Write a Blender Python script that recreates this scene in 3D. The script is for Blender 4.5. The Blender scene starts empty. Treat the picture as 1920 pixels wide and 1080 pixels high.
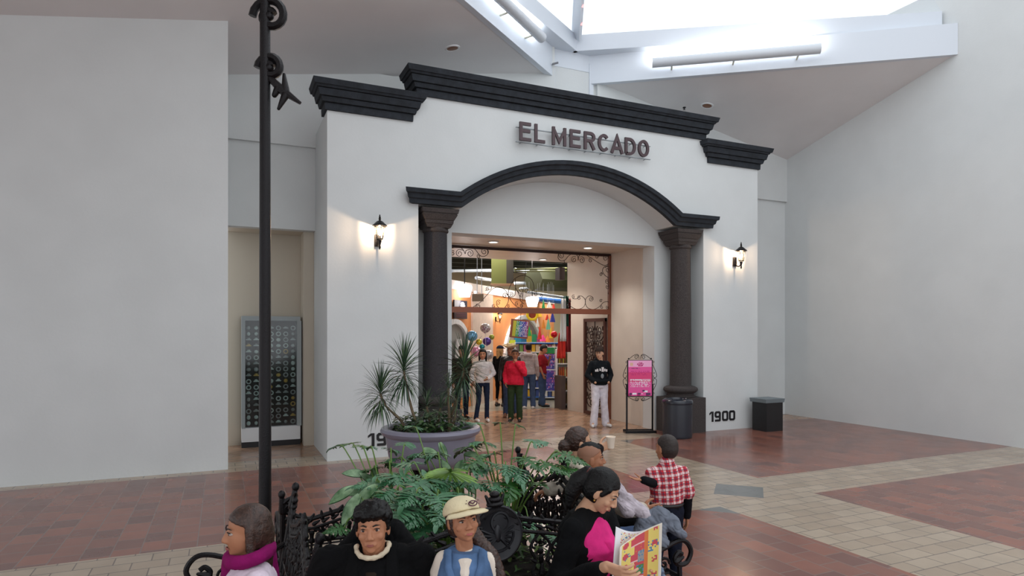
import bpy, bmesh, math, random
from mathutils import Vector, Matrix, noise
scene = bpy.context.scene
col = scene.collection
random.seed(7)
PI = math.pi
YAW = math.radians(24.2); SN, CN = math.sin(YAW), math.cos(YAW)
FPX = 1200.0; CAMH = 2.05
def at(px, py, d):
    """a point of the place from the survey of the photo: pixel and distance along the view"""
    k = (px - 960) / FPX
    return Vector((d * (SN + CN * k), d * (CN - SN * k), CAMH + (625 - py) / FPX * d))
def onY(px, py, Y):
    k = (px - 960) / FPX; d = Y / (CN - SN * k)
    return Vector((d * (SN + CN * k), Y, CAMH + (625 - py) / FPX * d))
def srgb(r, g, b):
    f = lambda c: (c / 255 / 12.92) if c / 255 <= .04045 else ((c / 255 + .055) / 1.055) ** 2.4
    return (f(r), f(g), f(b), 1)
MATS = {}
def mat(name, c, rough=.6, metal=0, emit=0, noise_amt=0, noise_scale=20, bump=0, bump_scale=60, spec=None, c2=None, sheen=0):
    if name in MATS: return MATS[name]
    m = bpy.data.materials.new(name); m.use_nodes = True
    nt = m.node_tree; b = nt.nodes['Principled BSDF']
    b.inputs['Base Color'].default_value = c; b.inputs['Roughness'].default_value = rough; b.inputs['Metallic'].default_value = metal
    if spec is not None: b.inputs['Specular IOR Level'].default_value = spec
    if sheen: b.inputs['Sheen Weight'].default_value = sheen
    if emit:
        b.inputs['Emission Color'].default_value = c; b.inputs['Emission Strength'].default_value = emit
    tc = None
    if noise_amt or c2:
        tc = nt.nodes.new('ShaderNodeTexCoord'); n = nt.nodes.new('ShaderNodeTexNoise'); n.inputs['Scale'].default_value = noise_scale; n.inputs['Detail'].default_value = 6
        nt.links.new(tc.outputs['Object'], n.inputs['Vector'])
        r = nt.nodes.new('ShaderNodeValToRGB'); r.color_ramp.elements[0].position = .35; r.color_ramp.elements[1].position = .68
        k = 1 - noise_amt
        r.color_ramp.elements[0].color = (c[0] * k, c[1] * k, c[2] * k, 1)
        r.color_ramp.elements[1].color = c2 or (min(1, c[0] * (1 + noise_amt)), min(1, c[1] * (1 + noise_amt)), min(1, c[2] * (1 + noise_amt)), 1)
        nt.links.new(n.outputs['Fac'], r.inputs['Fac']); nt.links.new(r.outputs['Color'], b.inputs['Base Color'])
    if bump:
        tc = tc or nt.nodes.new('ShaderNodeTexCoord'); n = nt.nodes.new('ShaderNodeTexNoise'); n.inputs['Scale'].default_value = bump_scale; n.inputs['Detail'].default_value = 4
        nt.links.new(tc.outputs['Object'], n.inputs['Vector'])
        bp = nt.nodes.new('ShaderNodeBump'); bp.inputs['Strength'].default_value = bump; bp.inputs['Distance'].default_value = .01
        nt.links.new(n.outputs['Fac'], bp.inputs['Height']); nt.links.new(bp.outputs['Normal'], b.inputs['Normal'])
    MATS[name] = m
    return m
def emis(name, c, s):
    if name in MATS: return MATS[name]
    m = bpy.data.materials.new(name); m.use_nodes = True; nt = m.node_tree
    nt.nodes.remove(nt.nodes['Principled BSDF']); e = nt.nodes.new('ShaderNodeEmission')
    e.inputs['Color'].default_value = c; e.inputs['Strength'].default_value = s
    nt.links.new(e.outputs[0], nt.nodes['Material Output'].inputs[0]); MATS[name] = m; return m

def perp(t):
    a = Vector((0, 0, 1)) if abs(t.z) < .9 else Vector((1, 0, 0))
    u = t.cross(a).normalized(); return u, t.cross(u).normalized()
class MB:
    def __init__(s): s.v = []; s.f = []; s.mi = []
    def add(s, vs, fs, mi=0):
        o = len(s.v); s.v += [Vector(p) for p in vs]; s.f += [tuple(i + o for i in f) for f in fs]; s.mi += [mi] * len(fs); return s
    def box(s, x0, x1, y0, y1, z0, z1, mi=0, M=None):
        vs = [Vector((x, y, z)) for z in (z0, z1) for y in (y0, y1) for x in (x0, x1)]
        if M: vs = [M @ p for p in vs]
        return s.add(vs, [(0, 2, 3, 1), (4, 5, 7, 6), (0, 1, 5, 4), (2, 6, 7, 3), (0, 4, 6, 2), (1, 3, 7, 5)], mi)
    def frustum(s, x0, x1, y0, y1, z0, z1, p0, p1, back=True, mi=0):
        """a slab whose front and ends flare from p0 at the bottom to p1 at the top"""
        vs = []
        for z, p in ((z0, p0), (z1, p1)):
            yb = y1 + (0 if back else p)
            vs += [(x0 - p, y0 - p, z), (x1 + p, y0 - p, z), (x1 + p, yb, z), (x0 - p, yb, z)]
        return s.add(vs, [(3, 2, 1, 0), (4, 5, 6, 7), (0, 1, 5, 4), (1, 2, 6, 5), (2, 3, 7, 6), (3, 0, 4, 7)], mi)
    def tube(s, pts, r, n=8, mi=0, closed=False, sq=None):
        """r: number or list; sq: (ratio) flattens the section"""
        pts = [Vector(p) for p in pts]; m = len(pts)
        rs = r if isinstance(r, (list, tuple)) else [r] * m
        vs = []; u = None
        for i, p in enumerate(pts):
            a = pts[i - 1] if (i > 0 or closed) else p; b = pts[(i + 1) % m] if (i < m - 1 or closed) else p
            t = (b - a)
            t = t.normalized() if t.length > 1e-9 else Vector((0, 0, 1))
            if u is None: u, w = perp(t)
            else:
                u = (u - t * u.dot(t)); u = u.normalized() if u.length > 1e-6 else perp(t)[0]; w = t.cross(u)
            for k in range(n):
                an = 2 * PI * k / n; vs.append(p + u * math.cos(an) * rs[i] + w * math.sin(an) * rs[i] * (sq or 1))
        fs = []
        for i in range(m if closed else m - 1):
            j = (i + 1) % m
            for k in range(n): fs.append((i * n + k, i * n + (k + 1) % n, j * n + (k + 1) % n, j * n + k))
        if not closed:
            fs.append(tuple(range(n))[::-1]); fs.append(tuple((m - 1) * n + k for k in range(n)))
        return s.add(vs, fs, mi)
    def cap(s, p0, p1, r0, r1, n=14, mi=0):
        """tapered capsule"""
        p0 = Vector(p0); p1 = Vector(p1); t = p1 - p0; L = t.length; t = t.normalized() if L > 1e-6 else Vector((0, 0, 1))
        pts = []; rs = []
        for a in (-80, -55, -28): pts.append(p0 + t * r0 * math.sin(math.radians(a))); rs.append(r0 * math.cos(math.radians(a)))
        pts.append(p0); rs.append(r0); pts.append(p1); rs.append(r1)
        for a in (28, 55, 80): pts.append(p1 + t * r1 * math.sin(math.radians(a))); rs.append(r1 * math.cos(math.radians(a)))
        return s.tube(pts, rs, n, mi)
    def chain(s, pts, rs, mi=0, n=14):
        for i in range(len(pts) - 1): s.cap(pts[i], pts[i + 1], rs[i], rs[i + 1], n, mi)
        return s
    def ell(s, c, r, n=16, m=10, mi=0, M=None):
        c = Vector(c); vs = []
        vs.append(Vector((0, 0, -r[2])))
        for i in range(1, m):
            a = -PI / 2 + PI * i / m
            for k in range(n):
                b = 2 * PI * k / n; vs.append(Vector((r[0] * math.cos(a) * math.cos(b), r[1] * math.cos(a) * math.sin(b), r[2] * math.sin(a))))
        vs.append(Vector((0, 0, r[2])))
        if M: vs = [M.to_3x3() @ p for p in vs]
        vs = [p + c for p in vs]
        fs = [(0, 1 + (k + 1) % n, 1 + k) for k in range(n)]
        for i in range(m - 2):
            for k in range(n):
                a = 1 + i * n + k; b = 1 + i * n + (k + 1) % n; fs.append((a, b, b + n, a + n))
        t = len(vs) - 1; o = 1 + (m - 2) * n
        fs += [(o + k, o + (k + 1) % n, t) for k in range(n)]
        return s.add(vs, fs, mi)
    def loft(s, rings, n=18, mi=0):
        """rings: (centre, side vector, front vector, r side, r front)"""
        vs = []
        for c, u, w, a, b in rings:
            c = Vector(c); u = Vector(u).normalized(); w = Vector(w).normalized()
            for k in range(n):
                t = 2 * PI * k / n; vs.append(c + u * a * math.cos(t) + w * b * math.sin(t))
        fs = []
        for i in range(len(rings) - 1):
            for k in range(n): fs.append((i * n + k, i * n + (k + 1) % n, (i + 1) * n + (k + 1) % n, (i + 1) * n + k))
        fs.append(tuple(range(n))[::-1]); fs.append(tuple((len(rings) - 1) * n + k for k in range(n)))
        return s.add(vs, fs, mi)
    def lathe(s, prof, c=(0, 0, 0), n=32, mi=0):
        c = Vector(c); vs = [c + Vector((r * math.cos(2 * PI * k / n), r * math.sin(2 * PI * k / n), z)) for r, z in prof for k in range(n)]
        fs = []
        for i in range(len(prof) - 1):
            for k in range(n): fs.append((i * n + k, i * n + (k + 1) % n, (i + 1) * n + (k + 1) % n, (i + 1) * n + k))
        fs.append(tuple(range(n))[::-1]); fs.append(tuple((len(prof) - 1) * n + k for k in range(n)))
        return s.add(vs, fs, mi)
    def prism(s, poly, fn, d0, d1, mi=0):
        """poly: 2D outline (simple), fn(a,b,d)->3D"""
        m = len(poly); vs = [fn(a, b, d0) for a, b in poly] + [fn(a, b, d1) for a, b in poly]
        fs = [tuple(range(m))[::-1], tuple(range(m, 2 * m))] + [(i, (i + 1) % m, m + (i + 1) % m, m + i) for i in range(m)]
        return s.add(vs, fs, mi)
    def sphere(s, c, r, n=12, m=8, mi=0): return s.ell(c, (r, r, r), n, m, mi)
    def xform(s, M): s.v = [M @ p for p in s.v]; return s
    def mesh(s, name, mats, smooth=False, fix=True):
        me = bpy.data.meshes.new(name); me.from_pydata([tuple(p) for p in s.v], [], s.f)
        for m in (mats if isinstance(mats, (list, tuple)) else [mats]): me.materials.append(m)
        if s.mi and any(s.mi): me.polygons.foreach_set('material_index', s.mi)
        if fix:
            bm = bmesh.new(); bm.from_mesh(me); bmesh.ops.recalc_face_normals(bm, faces=bm.faces); bm.to_mesh(me); bm.free()
        if smooth is True: me.polygons.foreach_set('use_smooth', [True] * len(me.polygons))
        elif smooth:
            me.polygons.foreach_set('use_smooth', [True] * len(me.polygons)); me.set_sharp_from_angle(angle=math.radians(smooth))
        me.update(); return me
    def build(s, name, mats, parent=None, smooth=40, fix=True):
        o = bpy.data.objects.new(name, s.mesh(name, mats, smooth, fix)); col.objects.link(o)
        if parent: o.parent = parent
        return o
def rebase(o):
    """put a top-level mesh's origin at its base"""
    vs = [v.co for v in o.data.vertices]
    if not vs: return o
    c = Vector(((min(v.x for v in vs) + max(v.x for v in vs)) / 2, (min(v.y for v in vs) + max(v.y for v in vs)) / 2, min(v.z for v in vs)))
    o.data.transform(Matrix.Translation(-c)); o.location = c; return o
def tag(o, label, cat, group=None, kind=None):
    o['label'] = label; o['category'] = cat
    if group: o['group'] = group
    if kind: o['kind'] = kind
    return o
def thing(name, label, cat, loc=(0, 0, 0), rotz=0, group=None, rot=None):
    o = bpy.data.objects.new(name, None); col.objects.link(o); o.empty_display_size = .1
    o.location = loc; o.rotation_euler = rot or (0, 0, rotz); return tag(o, label, cat, group)
def struct(name, mb, m, smooth=False):
    o = mb.build(name, m, None, smooth); o['kind'] = 'structure'; return o
def copy_tree(o, parent=None):
    c = o.copy(); col.objects.link(c); c.parent = parent
    for ch in list(o.children): copy_tree(ch, c)
    return c
def world_of(root):
    return Matrix.Translation(root.location) @ root.rotation_euler.to_matrix().to_4x4()
def remeshed(mb, name, mats, parent, voxel=.01, smooth=4, wrinkle=0, wscale=9, seed=0):
    me = mb.mesh(name, mats, False, False)
    o = bpy.data.objects.new(name, me); col.objects.link(o)
    r = o.modifiers.new('r', 'REMESH'); r.mode = 'VOXEL'; r.voxel_size = voxel; r.use_smooth_shade = True
    if smooth:
        q = o.modifiers.new('s', 'SMOOTH'); q.iterations = smooth; q.factor = .5
    dg = bpy.context.evaluated_depsgraph_get(); ev = o.evaluated_get(dg)
    nm = bpy.data.meshes.new_from_object(ev)
    nm.materials.clear()
    for m in (mats if isinstance(mats, (list, tuple)) else [mats]): nm.materials.append(m)
    o.modifiers.clear(); o.data = nm; bpy.data.meshes.remove(me); nm.name = name
    if wrinkle:
        nm.update()
        ns = [v.normal.copy() for v in nm.vertices]
        for v, nn in zip(nm.vertices, ns):
            p = v.co
            a = noise.noise(Vector((p.x * wscale + seed, p.y * wscale, p.z * wscale * 1.6)))
            b = noise.noise(Vector((p.x * wscale * 1.3 + p.z * 3, p.y * wscale * 1.3 + seed, (p.z + p.x * .7) * wscale * 2.1)))
            v.co = p + nn * wrinkle * (.7 * a - 1.1 * max(0, .35 - abs(b) * 2.2))
    nm.polygons.foreach_set('use_smooth', [True] * len(nm.polygons)); nm.update()
    if parent: o.parent = parent
    return o
def spiral(c, r, a0, turns, fn, n=26, rin=.18, cw=1):
    out = []
    for i in range(n + 1):
        t = i / n; rr = r * (1 - t * (1 - rin)); a = a0 + cw * turns * 2 * PI * t
        out.append(fn(c[0] + rr * math.cos(a), c[1] + rr * math.sin(a)))
    return out
def catmull(p, n=8):
    p = [Vector(q) for q in p]; q = [p[0] * 2 - p[1]] + p + [p[-1] * 2 - p[-2]]; out = []
    for i in range(1, len(q) - 2):
        for k in range(n):
            t = k / n; out.append(.5 * ((2 * q[i]) + (q[i + 1] - q[i - 1]) * t + (2 * q[i - 1] - 5 * q[i] + 4 * q[i + 1] - q[i + 2]) * t * t + (3 * q[i] - q[i - 1] - 3 * q[i + 1] + q[i + 2]) * t ** 3))
    out.append(p[-1]); return out
def text_mesh(txt, size, extrude, bold, name, m, parent=None):
    cu = bpy.data.curves.new(name, 'FONT'); cu.body = txt; cu.size = size; cu.extrude = extrude; cu.offset = bold; cu.resolution_u = 4
    t = bpy.data.objects.new('t', cu); col.objects.link(t)
    dg = bpy.context.evaluated_depsgraph_get(); me = bpy.data.meshes.new_from_object(t.evaluated_get(dg))
    bpy.data.objects.remove(t); bpy.data.curves.remove(cu)
    me.name = name; me.materials.clear(); me.materials.append(m)
    for p in me.polygons: p.material_index = 0
    o = bpy.data.objects.new(name, me); col.objects.link(o)
    if parent: o.parent = parent
    return o
def grid_panel(mb, fn, nx, ny, idx, two=False):
    """sheet of nx x ny cells; fn(u,v) -> point; idx(i,j) -> material index"""
    o = len(mb.v)
    for j in range(ny + 1):
        for i in range(nx + 1): mb.v.append(Vector(fn(i / nx, j / ny)))
    for j in range(ny):
        for i in range(nx):
            a = o + j * (nx + 1) + i; mb.f.append((a, a + 1, a + nx + 2, a + nx + 1)); mb.mi.append(idx(i, j))
# ---------------- camera ----------------
cam = bpy.data.cameras.new('camera'); co = bpy.data.objects.new('camera', cam); col.objects.link(co)
co.location = (0, 0, CAMH); co.rotation_euler = (PI / 2, 0, -YAW)
cam.sensor_width = 36; cam.lens = 36 * FPX / 1920; cam.shift_y = (625 - 540) / 1920; cam.clip_end = 200
scene.camera = co
vs_ = scene.view_settings; scene.display_settings.display_device = 'sRGB'
vs_.view_transform = 'Standard'; vs_.look = 'None'; vs_.gamma = 1; vs_.use_curve_mapping = False; vs_.exposure = 0.1
# ---------------- materials ----------------
WALL = mat('white_plaster', srgb(208, 211, 211), .75, bump=.12, bump_scale=30, noise_amt=.025, noise_scale=1.5)
CREAM = mat('cream_plaster', srgb(212, 202, 190), .45, noise_amt=.04, noise_scale=2)
CEIL = mat('grey_ceiling_paint', srgb(220, 218, 218), .9, noise_amt=.03, noise_scale=1)
STONE = mat('dark_volcanic_stone', srgb(52, 50, 53), .9, noise_amt=.35, noise_scale=70, bump=.5, bump_scale=90)
STONEB = mat('charcoal_cornice_stone', srgb(34, 39, 46), .85, noise_amt=.3, noise_scale=8, bump=.4, bump_scale=70)
STONEC = mat('brown_grey_column_stone', srgb(64, 58, 57), .9, noise_amt=.35, noise_scale=60, bump=.5, bump_scale=90)
IRON = mat('black_cast_iron', srgb(30, 28, 30), .33, .6, bump=.4, bump_scale=150)
IRONB = mat('brown_wrought_iron', srgb(52, 34, 30), .5, .4)
BROWN = mat('brown_painted_frame', srgb(112, 62, 42), .45)
WHITE = mat('white_enamel', srgb(232, 234, 236), .4)
# ---------------- floor ----------------
def floor_material():
    m = bpy.data.materials.new('red_and_tan_pavers'); m.use_nodes = True; nt = m.node_tree; L = nt.links; N = nt.nodes
    b = N['Principled BSDF']
    tc = N.new('ShaderNodeTexCoord'); sep = N.new('ShaderNodeSeparateXYZ'); L.new(tc.outputs['Object'], sep.inputs[0])
    X, Y = sep.outputs['X'], sep.outputs['Y']
    def mt(op, a, bb=None, c=None):
        n = N.new('ShaderNodeMath'); n.operation = op
        for i, q in enumerate((a, bb, c)):
            if q is None: continue
            if isinstance(q, (int, float)): n.inputs[i].default_value = q
            else: L.new(q, n.inputs[i])
        return n.outputs[0]
    def brick(w, h, c1, c2, mort, off=.5, bias=0.0, rot=0):
        n = N.new('ShaderNodeTexBrick'); n.inputs['Scale'].default_value = 1; n.inputs['Brick Width'].default_value = w; n.inputs['Row Height'].default_value = h
        n.inputs['Mortar Size'].default_value = .006; n.inputs['Mortar Smooth'].default_value = .2; n.inputs['Color1'].default_value = c1; n.inputs['Color2'].default_value = c2; n.inputs['Mortar'].default_value = mort; n.offset = off; n.inputs['Bias'].default_value = bias
        mp = N.new('ShaderNodeMapping'); mp.inputs['Rotation'].default_value = (0, 0, rot); L.new(tc.outputs['Object'], mp.inputs[0]); L.new(mp.outputs[0], n.inputs['Vector'])
        return n
    red = brick(.3, .24, srgb(150, 88, 68), srgb(112, 68, 58), srgb(128, 104, 94), rot=PI / 2)
    tan = brick(.3, .2, srgb(184, 166, 144), srgb(166, 146, 124), srgb(116, 102, 90))
    ent = brick(.3, .3, srgb(182, 144, 114), srgb(154, 116, 90), srgb(104, 84, 70), 0, rot=PI / 4)
    gry = brick(.3, .3, srgb(112, 114, 112), srgb(102, 104, 102), srgb(100, 100, 98))
    def mix(f, a, bb):
        n = N.new('ShaderNodeMix'); n.data_type = 'RGBA'; L.new(f, n.inputs[0]); L.new(a, n.inputs[6]); L.new(bb, n.inputs[7]); return n.outputs[2]
    gt = lambda a, v: mt('GREATER_THAN', a, v); lt = lambda a, v: mt('LESS_THAN', a, v)
    band1 = mt('MULTIPLY', gt(X, 5.35), lt(X, 6.9))
    band2 = mt('MULTIPLY', gt(Y, 5.9), lt(Y, 6.85))
    band3 = mt('MULTIPLY', gt(Y, 10.32), lt(X, 8.05))
    tanm = mt('MAXIMUM', mt('MAXIMUM', band1, band2), band3)
    ctn = mix(tanm, red.outputs['Color'], tan.outputs['Color'])
    def dia(cx, cy, r):
        return lt(mt('ADD', mt('ABSOLUTE', mt('SUBTRACT', X, cx)), mt('ABSOLUTE', mt('SUBTRACT', Y, cy))), r)
    g1 = mt('MAXIMUM', dia(6.12, 6.4, .42), mt('MULTIPLY', mt('MAXIMUM', dia(5.35, 5.9, .34), dia(6.9, 10.32, .34)), mt('SUBTRACT', 1, tanm)))
    c3 = mix(g1, ctn, gry.outputs['Color'])
    c4 = mix(gt(Y, 11.1), c3, ent.outputs['Color'])
    no = N.new('ShaderNodeTexNoise'); no.inputs['Scale'].default_value = 3; no.inputs['Detail'].default_value = 5; L.new(tc.outputs['Object'], no.inputs['Vector'])
    mm = N.new('ShaderNodeMix'); mm.data_type = 'RGBA'; mm.blend_type = 'MULTIPLY'; mm.inputs[0].default_value = .35
    L.new(c4, mm.inputs[6]); L.new(no.outputs['Fac'], mm.inputs[7])
    hs = N.new('ShaderNodeBrightContrast'); hs.inputs['Bright'].default_value = .02; L.new(mm.outputs[2], hs.inputs[0])
    L.new(hs.outputs[0], b.inputs['Base Color']); 
    rr = N.new('ShaderNodeMapRange'); rr.inputs[3].default_value = .13; rr.inputs[4].default_value = .3; b.inputs['Specular IOR Level'].default_value = .5; L.new(no.outputs['Fac'], rr.inputs[0]); L.new(rr.outputs[0], b.inputs['Roughness'])
    return m
f = MB(); f.box(-14, 24, -6, 15.6, -.12, 0); struct('floor', f, floor_material())
f = MB(); f.box(2, 22, 15.6, 30, -.12, 0); o = struct('floor', f, mat('grey_shop_concrete', srgb(150, 148, 136), .22, noise_amt=.15, noise_scale=2))
# ---------------- portal wall with the arch ----------------
XC = 6.06; A0, A1 = 3.8, 8.32; SP = 4.24; APEX = 5.01
def arc(hw, rise, n=28, zc=SP, xc=XC):
    R = (hw * hw + rise * rise) / (2 * rise); th = math.asin(hw / R); zc0 = zc + rise - R
    return [(xc + R * math.sin(-th + 2 * th * i / n), zc0 + R * math.cos(-th + 2 * th * i / n)) for i in range(n + 1)]
AR = arc(2.29, .78)
fn = lambda a, b, d: (a, d, b)
w = MB()
w.box(1.5, 3.0, 10.55, 12.9, 0, 5.62)                     # left pier
w.box(9.12, 10.62, 10.55, 12.0, 0, 5.62)                  # right pier
# head over the arch, as strips between arch and top
def strip(x0, z0, x1, z1, top):
    w.add([(x0, 10.55, z0), (x1, 10.55, z1), (x1, 10.55, top), (x0, 10.55, top), (x0, 11.15, z0), (x1, 11.15, z1), (x1, 11.15, top), (x0, 11.15, top)],
          [(0, 1, 2, 3), (7, 6, 5, 4), (0, 4, 5, 1), (3, 2, 6, 7)])
TOP = 6.08
strip(3.0, SP, AR[0][0], SP, TOP); strip(AR[-1][0], SP, 9.12, SP, TOP)
for i in range(len(AR) - 1): strip(AR[i][0], AR[i][1], AR[i + 1][0], AR[i + 1][1], TOP)
w.box(3.0, 9.12, 11.15, 12.0, 5.2, 6.08)
w.box(2.9, 3.0, 10.55, 12, 5.62, 6.08); w.box(9.12, 9.22, 10.55, 12, 5.62, 6.08)
struct('wall_front', w, WALL)
# inner wall with the shop opening, tympanum
w = MB(); w.box(3.0, A0, 11.15, 11.55, 0, 5.25); w.box(A1, 9.12, 11.15, 11.55, 0, 5.25); w.box(A0, A1, 11.15, 11.55, 3.9, 5.25)
struct('wall_tympanum', w, WALL)
# entrance passage: side walls, ceiling
w = MB(); w.box(8.45, 8.75, 11.15, 15.1, 0, 3.95); w.box(A1, 8.75, 11.15, 11.16, 0, 3.9)
w2 = MB(); w2.box(8.42, 8.75, 11.56, 15.1, 0, 3.95); struct('wall_right_passage', w2, CREAM)
w2 = MB(); w2.box(A0 - .3, A0 - .02, 11.56, 15.1, 0, 3.95); struct('wall_left_passage', w2, CREAM)
w2 = MB(); w2.box(A0 - .3, 8.75, 11.56, 15.1, 3.95, 4.2); struct('ceiling_passage', w2, CREAM)
w2 = MB(); w2.box(A1 + .002, 8.419, 11.56, 11.6, 0, 3.94); struct('trim_1', w2, CREAM)
# cornices: stacked flaring courses
def cornice(name, x0, x1, z0):
    c = MB()
    for a, b, p, q in ((0, .105, .04, .045), (.105, .12, .02, .02), (.12, .19, .08, .10), (.19, .2, .06, .06), (.2, .3, .13, .155), (.3, .312, .11, .11), (.312, .345, .175, .19), (.345, .43, .215, .24)):
        c.frustum(x0, x1, 10.55, 10.92, z0 + a, z0 + b, p, q)
    o = struct(name, c, STONEB); return o
cornice('trim_2', 1.5, 2.86, 5.62)
cornice('trim_3', 3.0, 9.12, 6.08)
cornice('trim_4', 9.26, 10.62, 5.62)
# arch moulding swept along springers and arch
path = [(2.82, SP)] + AR + [(9.3, SP)]
prof = [(0, 0), (0, .09), (.07, .1), (.085, .13), (.15, .15), (.165, .19), (.235, .2), (.235, 0)]      # (outwards, projection)
m_ = MB(); rings = []
for i, (x, z) in enumerate(path):
    a = Vector(path[max(0, i - 1)]); b = Vector(path[min(len(path) - 1, i + 1)]); p = Vector((x, z))
    d1 = (p - a).normalized() if i > 0 else (b - p).normalized(); d2 = (b - p).normalized() if i < len(path) - 1 else d1
    n1 = Vector((-d1.y, d1.x)); n2 = Vector((-d2.y, d2.x)); nn = (n1 + n2).normalized(); k = 1 / max(.5, nn.dot(n1))
    ring = []
    for h, pr in prof:
        q = p + nn * h * k
        if i == 0: q.x -= pr * .8 - .07
        if i == len(path) - 1: q.x += pr * .8 - .07
        ring.append((q.x, 10.55 - pr, q.y))
    rings.append(ring)
vs2 = [p for r in rings for p in r]; np_ = len(prof); fs2 = []
for i in range(len(rings) - 1):
    for k in range(np_): fs2.append((i * np_ + k, i * np_ + (k + 1) % np_, (i + 1) * np_ + (k + 1) % np_, (i + 1) * np_ + k))
fs2 += [tuple(range(np_)), tuple((len(rings) - 1) * np_ + k for k in range(np_))[::-1]]
m_.add(vs2, fs2); struct('trim_5', m_, STONEB)
# ---------------- recessed walls either side ----------------
def struct_box(name, m, *bs):
    q = MB()
    for b in bs: q.box(*b)
    return struct(name, q, m)
struct_box('wall_recess_left', WALL, (.05, 1.499, 12.0, 12.2, 3.9, 5.38), (.05, 3.2, 11.93, 12.2, 5.38, 6.9), (1.499, 10.6, 12.01, 12.2, 5.38, 8.2), (-6, .05, 11.93, 12.2, 5.38, 6.5))
struct_box('wall_gable', WALL, (3.2, 6.35, 11.93, 12.0, 6.4, 8.2), (7.4, 16.5, 11.93, 12.2, 5.38, 7.7))
struct_box('wall_left_front', WALL, (-8, .05, 10.55, 12.2, 0, 7.2))
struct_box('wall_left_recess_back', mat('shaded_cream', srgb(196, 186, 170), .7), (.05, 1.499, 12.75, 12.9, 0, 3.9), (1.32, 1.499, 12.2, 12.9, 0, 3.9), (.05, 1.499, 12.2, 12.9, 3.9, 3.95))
struct_box('wall_right_recess', WALL, (10.62, 13.2, 12.0, 12.2, 0, 5.4))
struct_box('wall_right', WALL, (13.0, 13.3, -3, 12.0, 0, 8.9))
# ---------------- hipped ceiling round the diamond skylight ----------------
LZ = 7.5
Lc = Vector((6.38, 12.0, LZ)); Rc = Vector((7.23, 12.0, LZ))
dl = Vector((-2.81, -2.18, 0)).normalized(); dr = Vector((2.67, -1.95, 0)).normalized()
Lf = Lc + dl * 7.2; Rf = Rc + dr * 7.14
c = MB()
zl = lambda x: 6.56 + (x - .907) * .169
zr = lambda x: 7.5 - (x - 7.23) * .19
c.add([Lc, (Lc.x, 12.1, LZ), (-8, 12.1, zl(-8)), (-8, -3, zl(-8) - .2), (Lf.x, -3, LZ - .1), Lf], [(0, 1, 2, 3, 4, 5)])
c.add([Rc, (Rc.x, 12.1, LZ), (13.3, 12.1, zr(13.3)), (13.3, 2, zr(13.3)), (Rf.x, Rf.y, LZ)], [(0, 1, 2, 3, 4)])
struct('ceiling', c, CEIL)
# skylight shaft: fascia, curb, hip rib, panes
FW = mat('white_fascia_paint', srgb(214, 220, 228), .6)
def slab(mb, a, b, z0, z1, t, off=0.0):
    """upright board from a to b, t thick towards the outside of the shaft"""
    d = (b - a).normalized(); nn = Vector((d.y, -d.x, 0))
    if nn.dot(Vector((6.8, 8, 0)) - Vector((a.x, a.y, 0))) > 0: nn = -nn
    p = [a - nn * off, b - nn * off, b + nn * t, a + nn * t]
    vs = [(q.x, q.y, z0) for q in p] + [(q.x, q.y, z1) for q in p]
    mb.add(vs, [(3, 2, 1, 0), (4, 5, 6, 7), (0, 1, 5, 4), (1, 2, 6, 5), (2, 3, 7, 6), (3, 0, 4, 7)])
fs_ = MB(); slab(fs_, Lc, Lf, LZ - .03, 8.08, .12); slab(fs_, Rc, Rf, LZ - .03, 8.08, .12)
fs_.box(6.38, 7.23, 12.0, 12.12, 7.72, 8.08); fs_.box(6.3, 7.3, 12.28, 12.32, 6.9, 7.8); fs_.box(6.28, 6.38, 11.98, 12.3, 6.9, 7.9); fs_.box(7.23, 7.33, 11.98, 12.3, 6.9, 7.9)
struct('wall_skylight_shaft', fs_, FW)
cb = MB(); K = Vector((6.86, 11.95, 0)); Lk = Lf + Vector((.3, .3, 0)); Rk = Rf + Vector((-.3, .3, 0))
slab(cb, Vector((6.86, 12.02, 0)), Vector((Lf.x, Lf.y + .35, 0)), 8.08, 8.42, .3, .10); slab(cb, Vector((6.86, 12.02, 0)), Vector((Rf.x, Rf.y + .35, 0)), 8.08, 8.42, .3, .10)
struct('trim_6', cb, FW)
apex = Vector((3.4, 5.2, 10.5)); k0 = Vector((6.86, 11.9, 8.42))
rb = MB(); rb.tube([k0, apex], .11, 4); rb.tube([k0 + Vector((.0, -.1, -.14)), apex + Vector((0, 0, -.16))], .05, 4)
o = thing('skylight_rib', 'white hip rib of the glass skylight carrying a string of red lamps', 'skylight rib', (0, 0, 0))
rb.build('beam', FW, o)
for i in range(9):
    q = MB(); q.sphere(k0 + (apex - k0) * (.07 + i * .062) + Vector((.06, -.05, -.17)), .03); q.build('red_lamp', emis('red_lamp_glow', (1, .25, .25, 1), 3), o)
gm = bpy.data.materials.new('skylight_glass'); gm.use_nodes = True; nt = gm.node_tree; nt.nodes.remove(nt.nodes['Principled BSDF'])
tr = nt.nodes.new('ShaderNodeBsdfTransparent'); tr.inputs[0].default_value = (.97, .985, 1, 1); gl = nt.nodes.new('ShaderNodeBsdfGlossy'); gl.inputs['Roughness'].default_value = .1; mx = nt.nodes.new('ShaderNodeMixShader'); mx.inputs[0].default_value = .04
nt.links.new(tr.outputs[0], mx.inputs[1]); nt.links.new(gl.outputs[0], mx.inputs[2]); nt.links.new(mx.outputs[0], nt.nodes['Material Output'].inputs[0])
g = MB(); g.add([k0, (Lf.x, Lf.y + .3, 8.42), apex], [(0, 1, 2)]); o = struct('window_1', g, gm)
g = MB(); g.add([k0, (Rf.x, Rf.y + .3, 8.42), apex], [(0, 1, 2)]); o = struct('window_2', g, gm)
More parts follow.
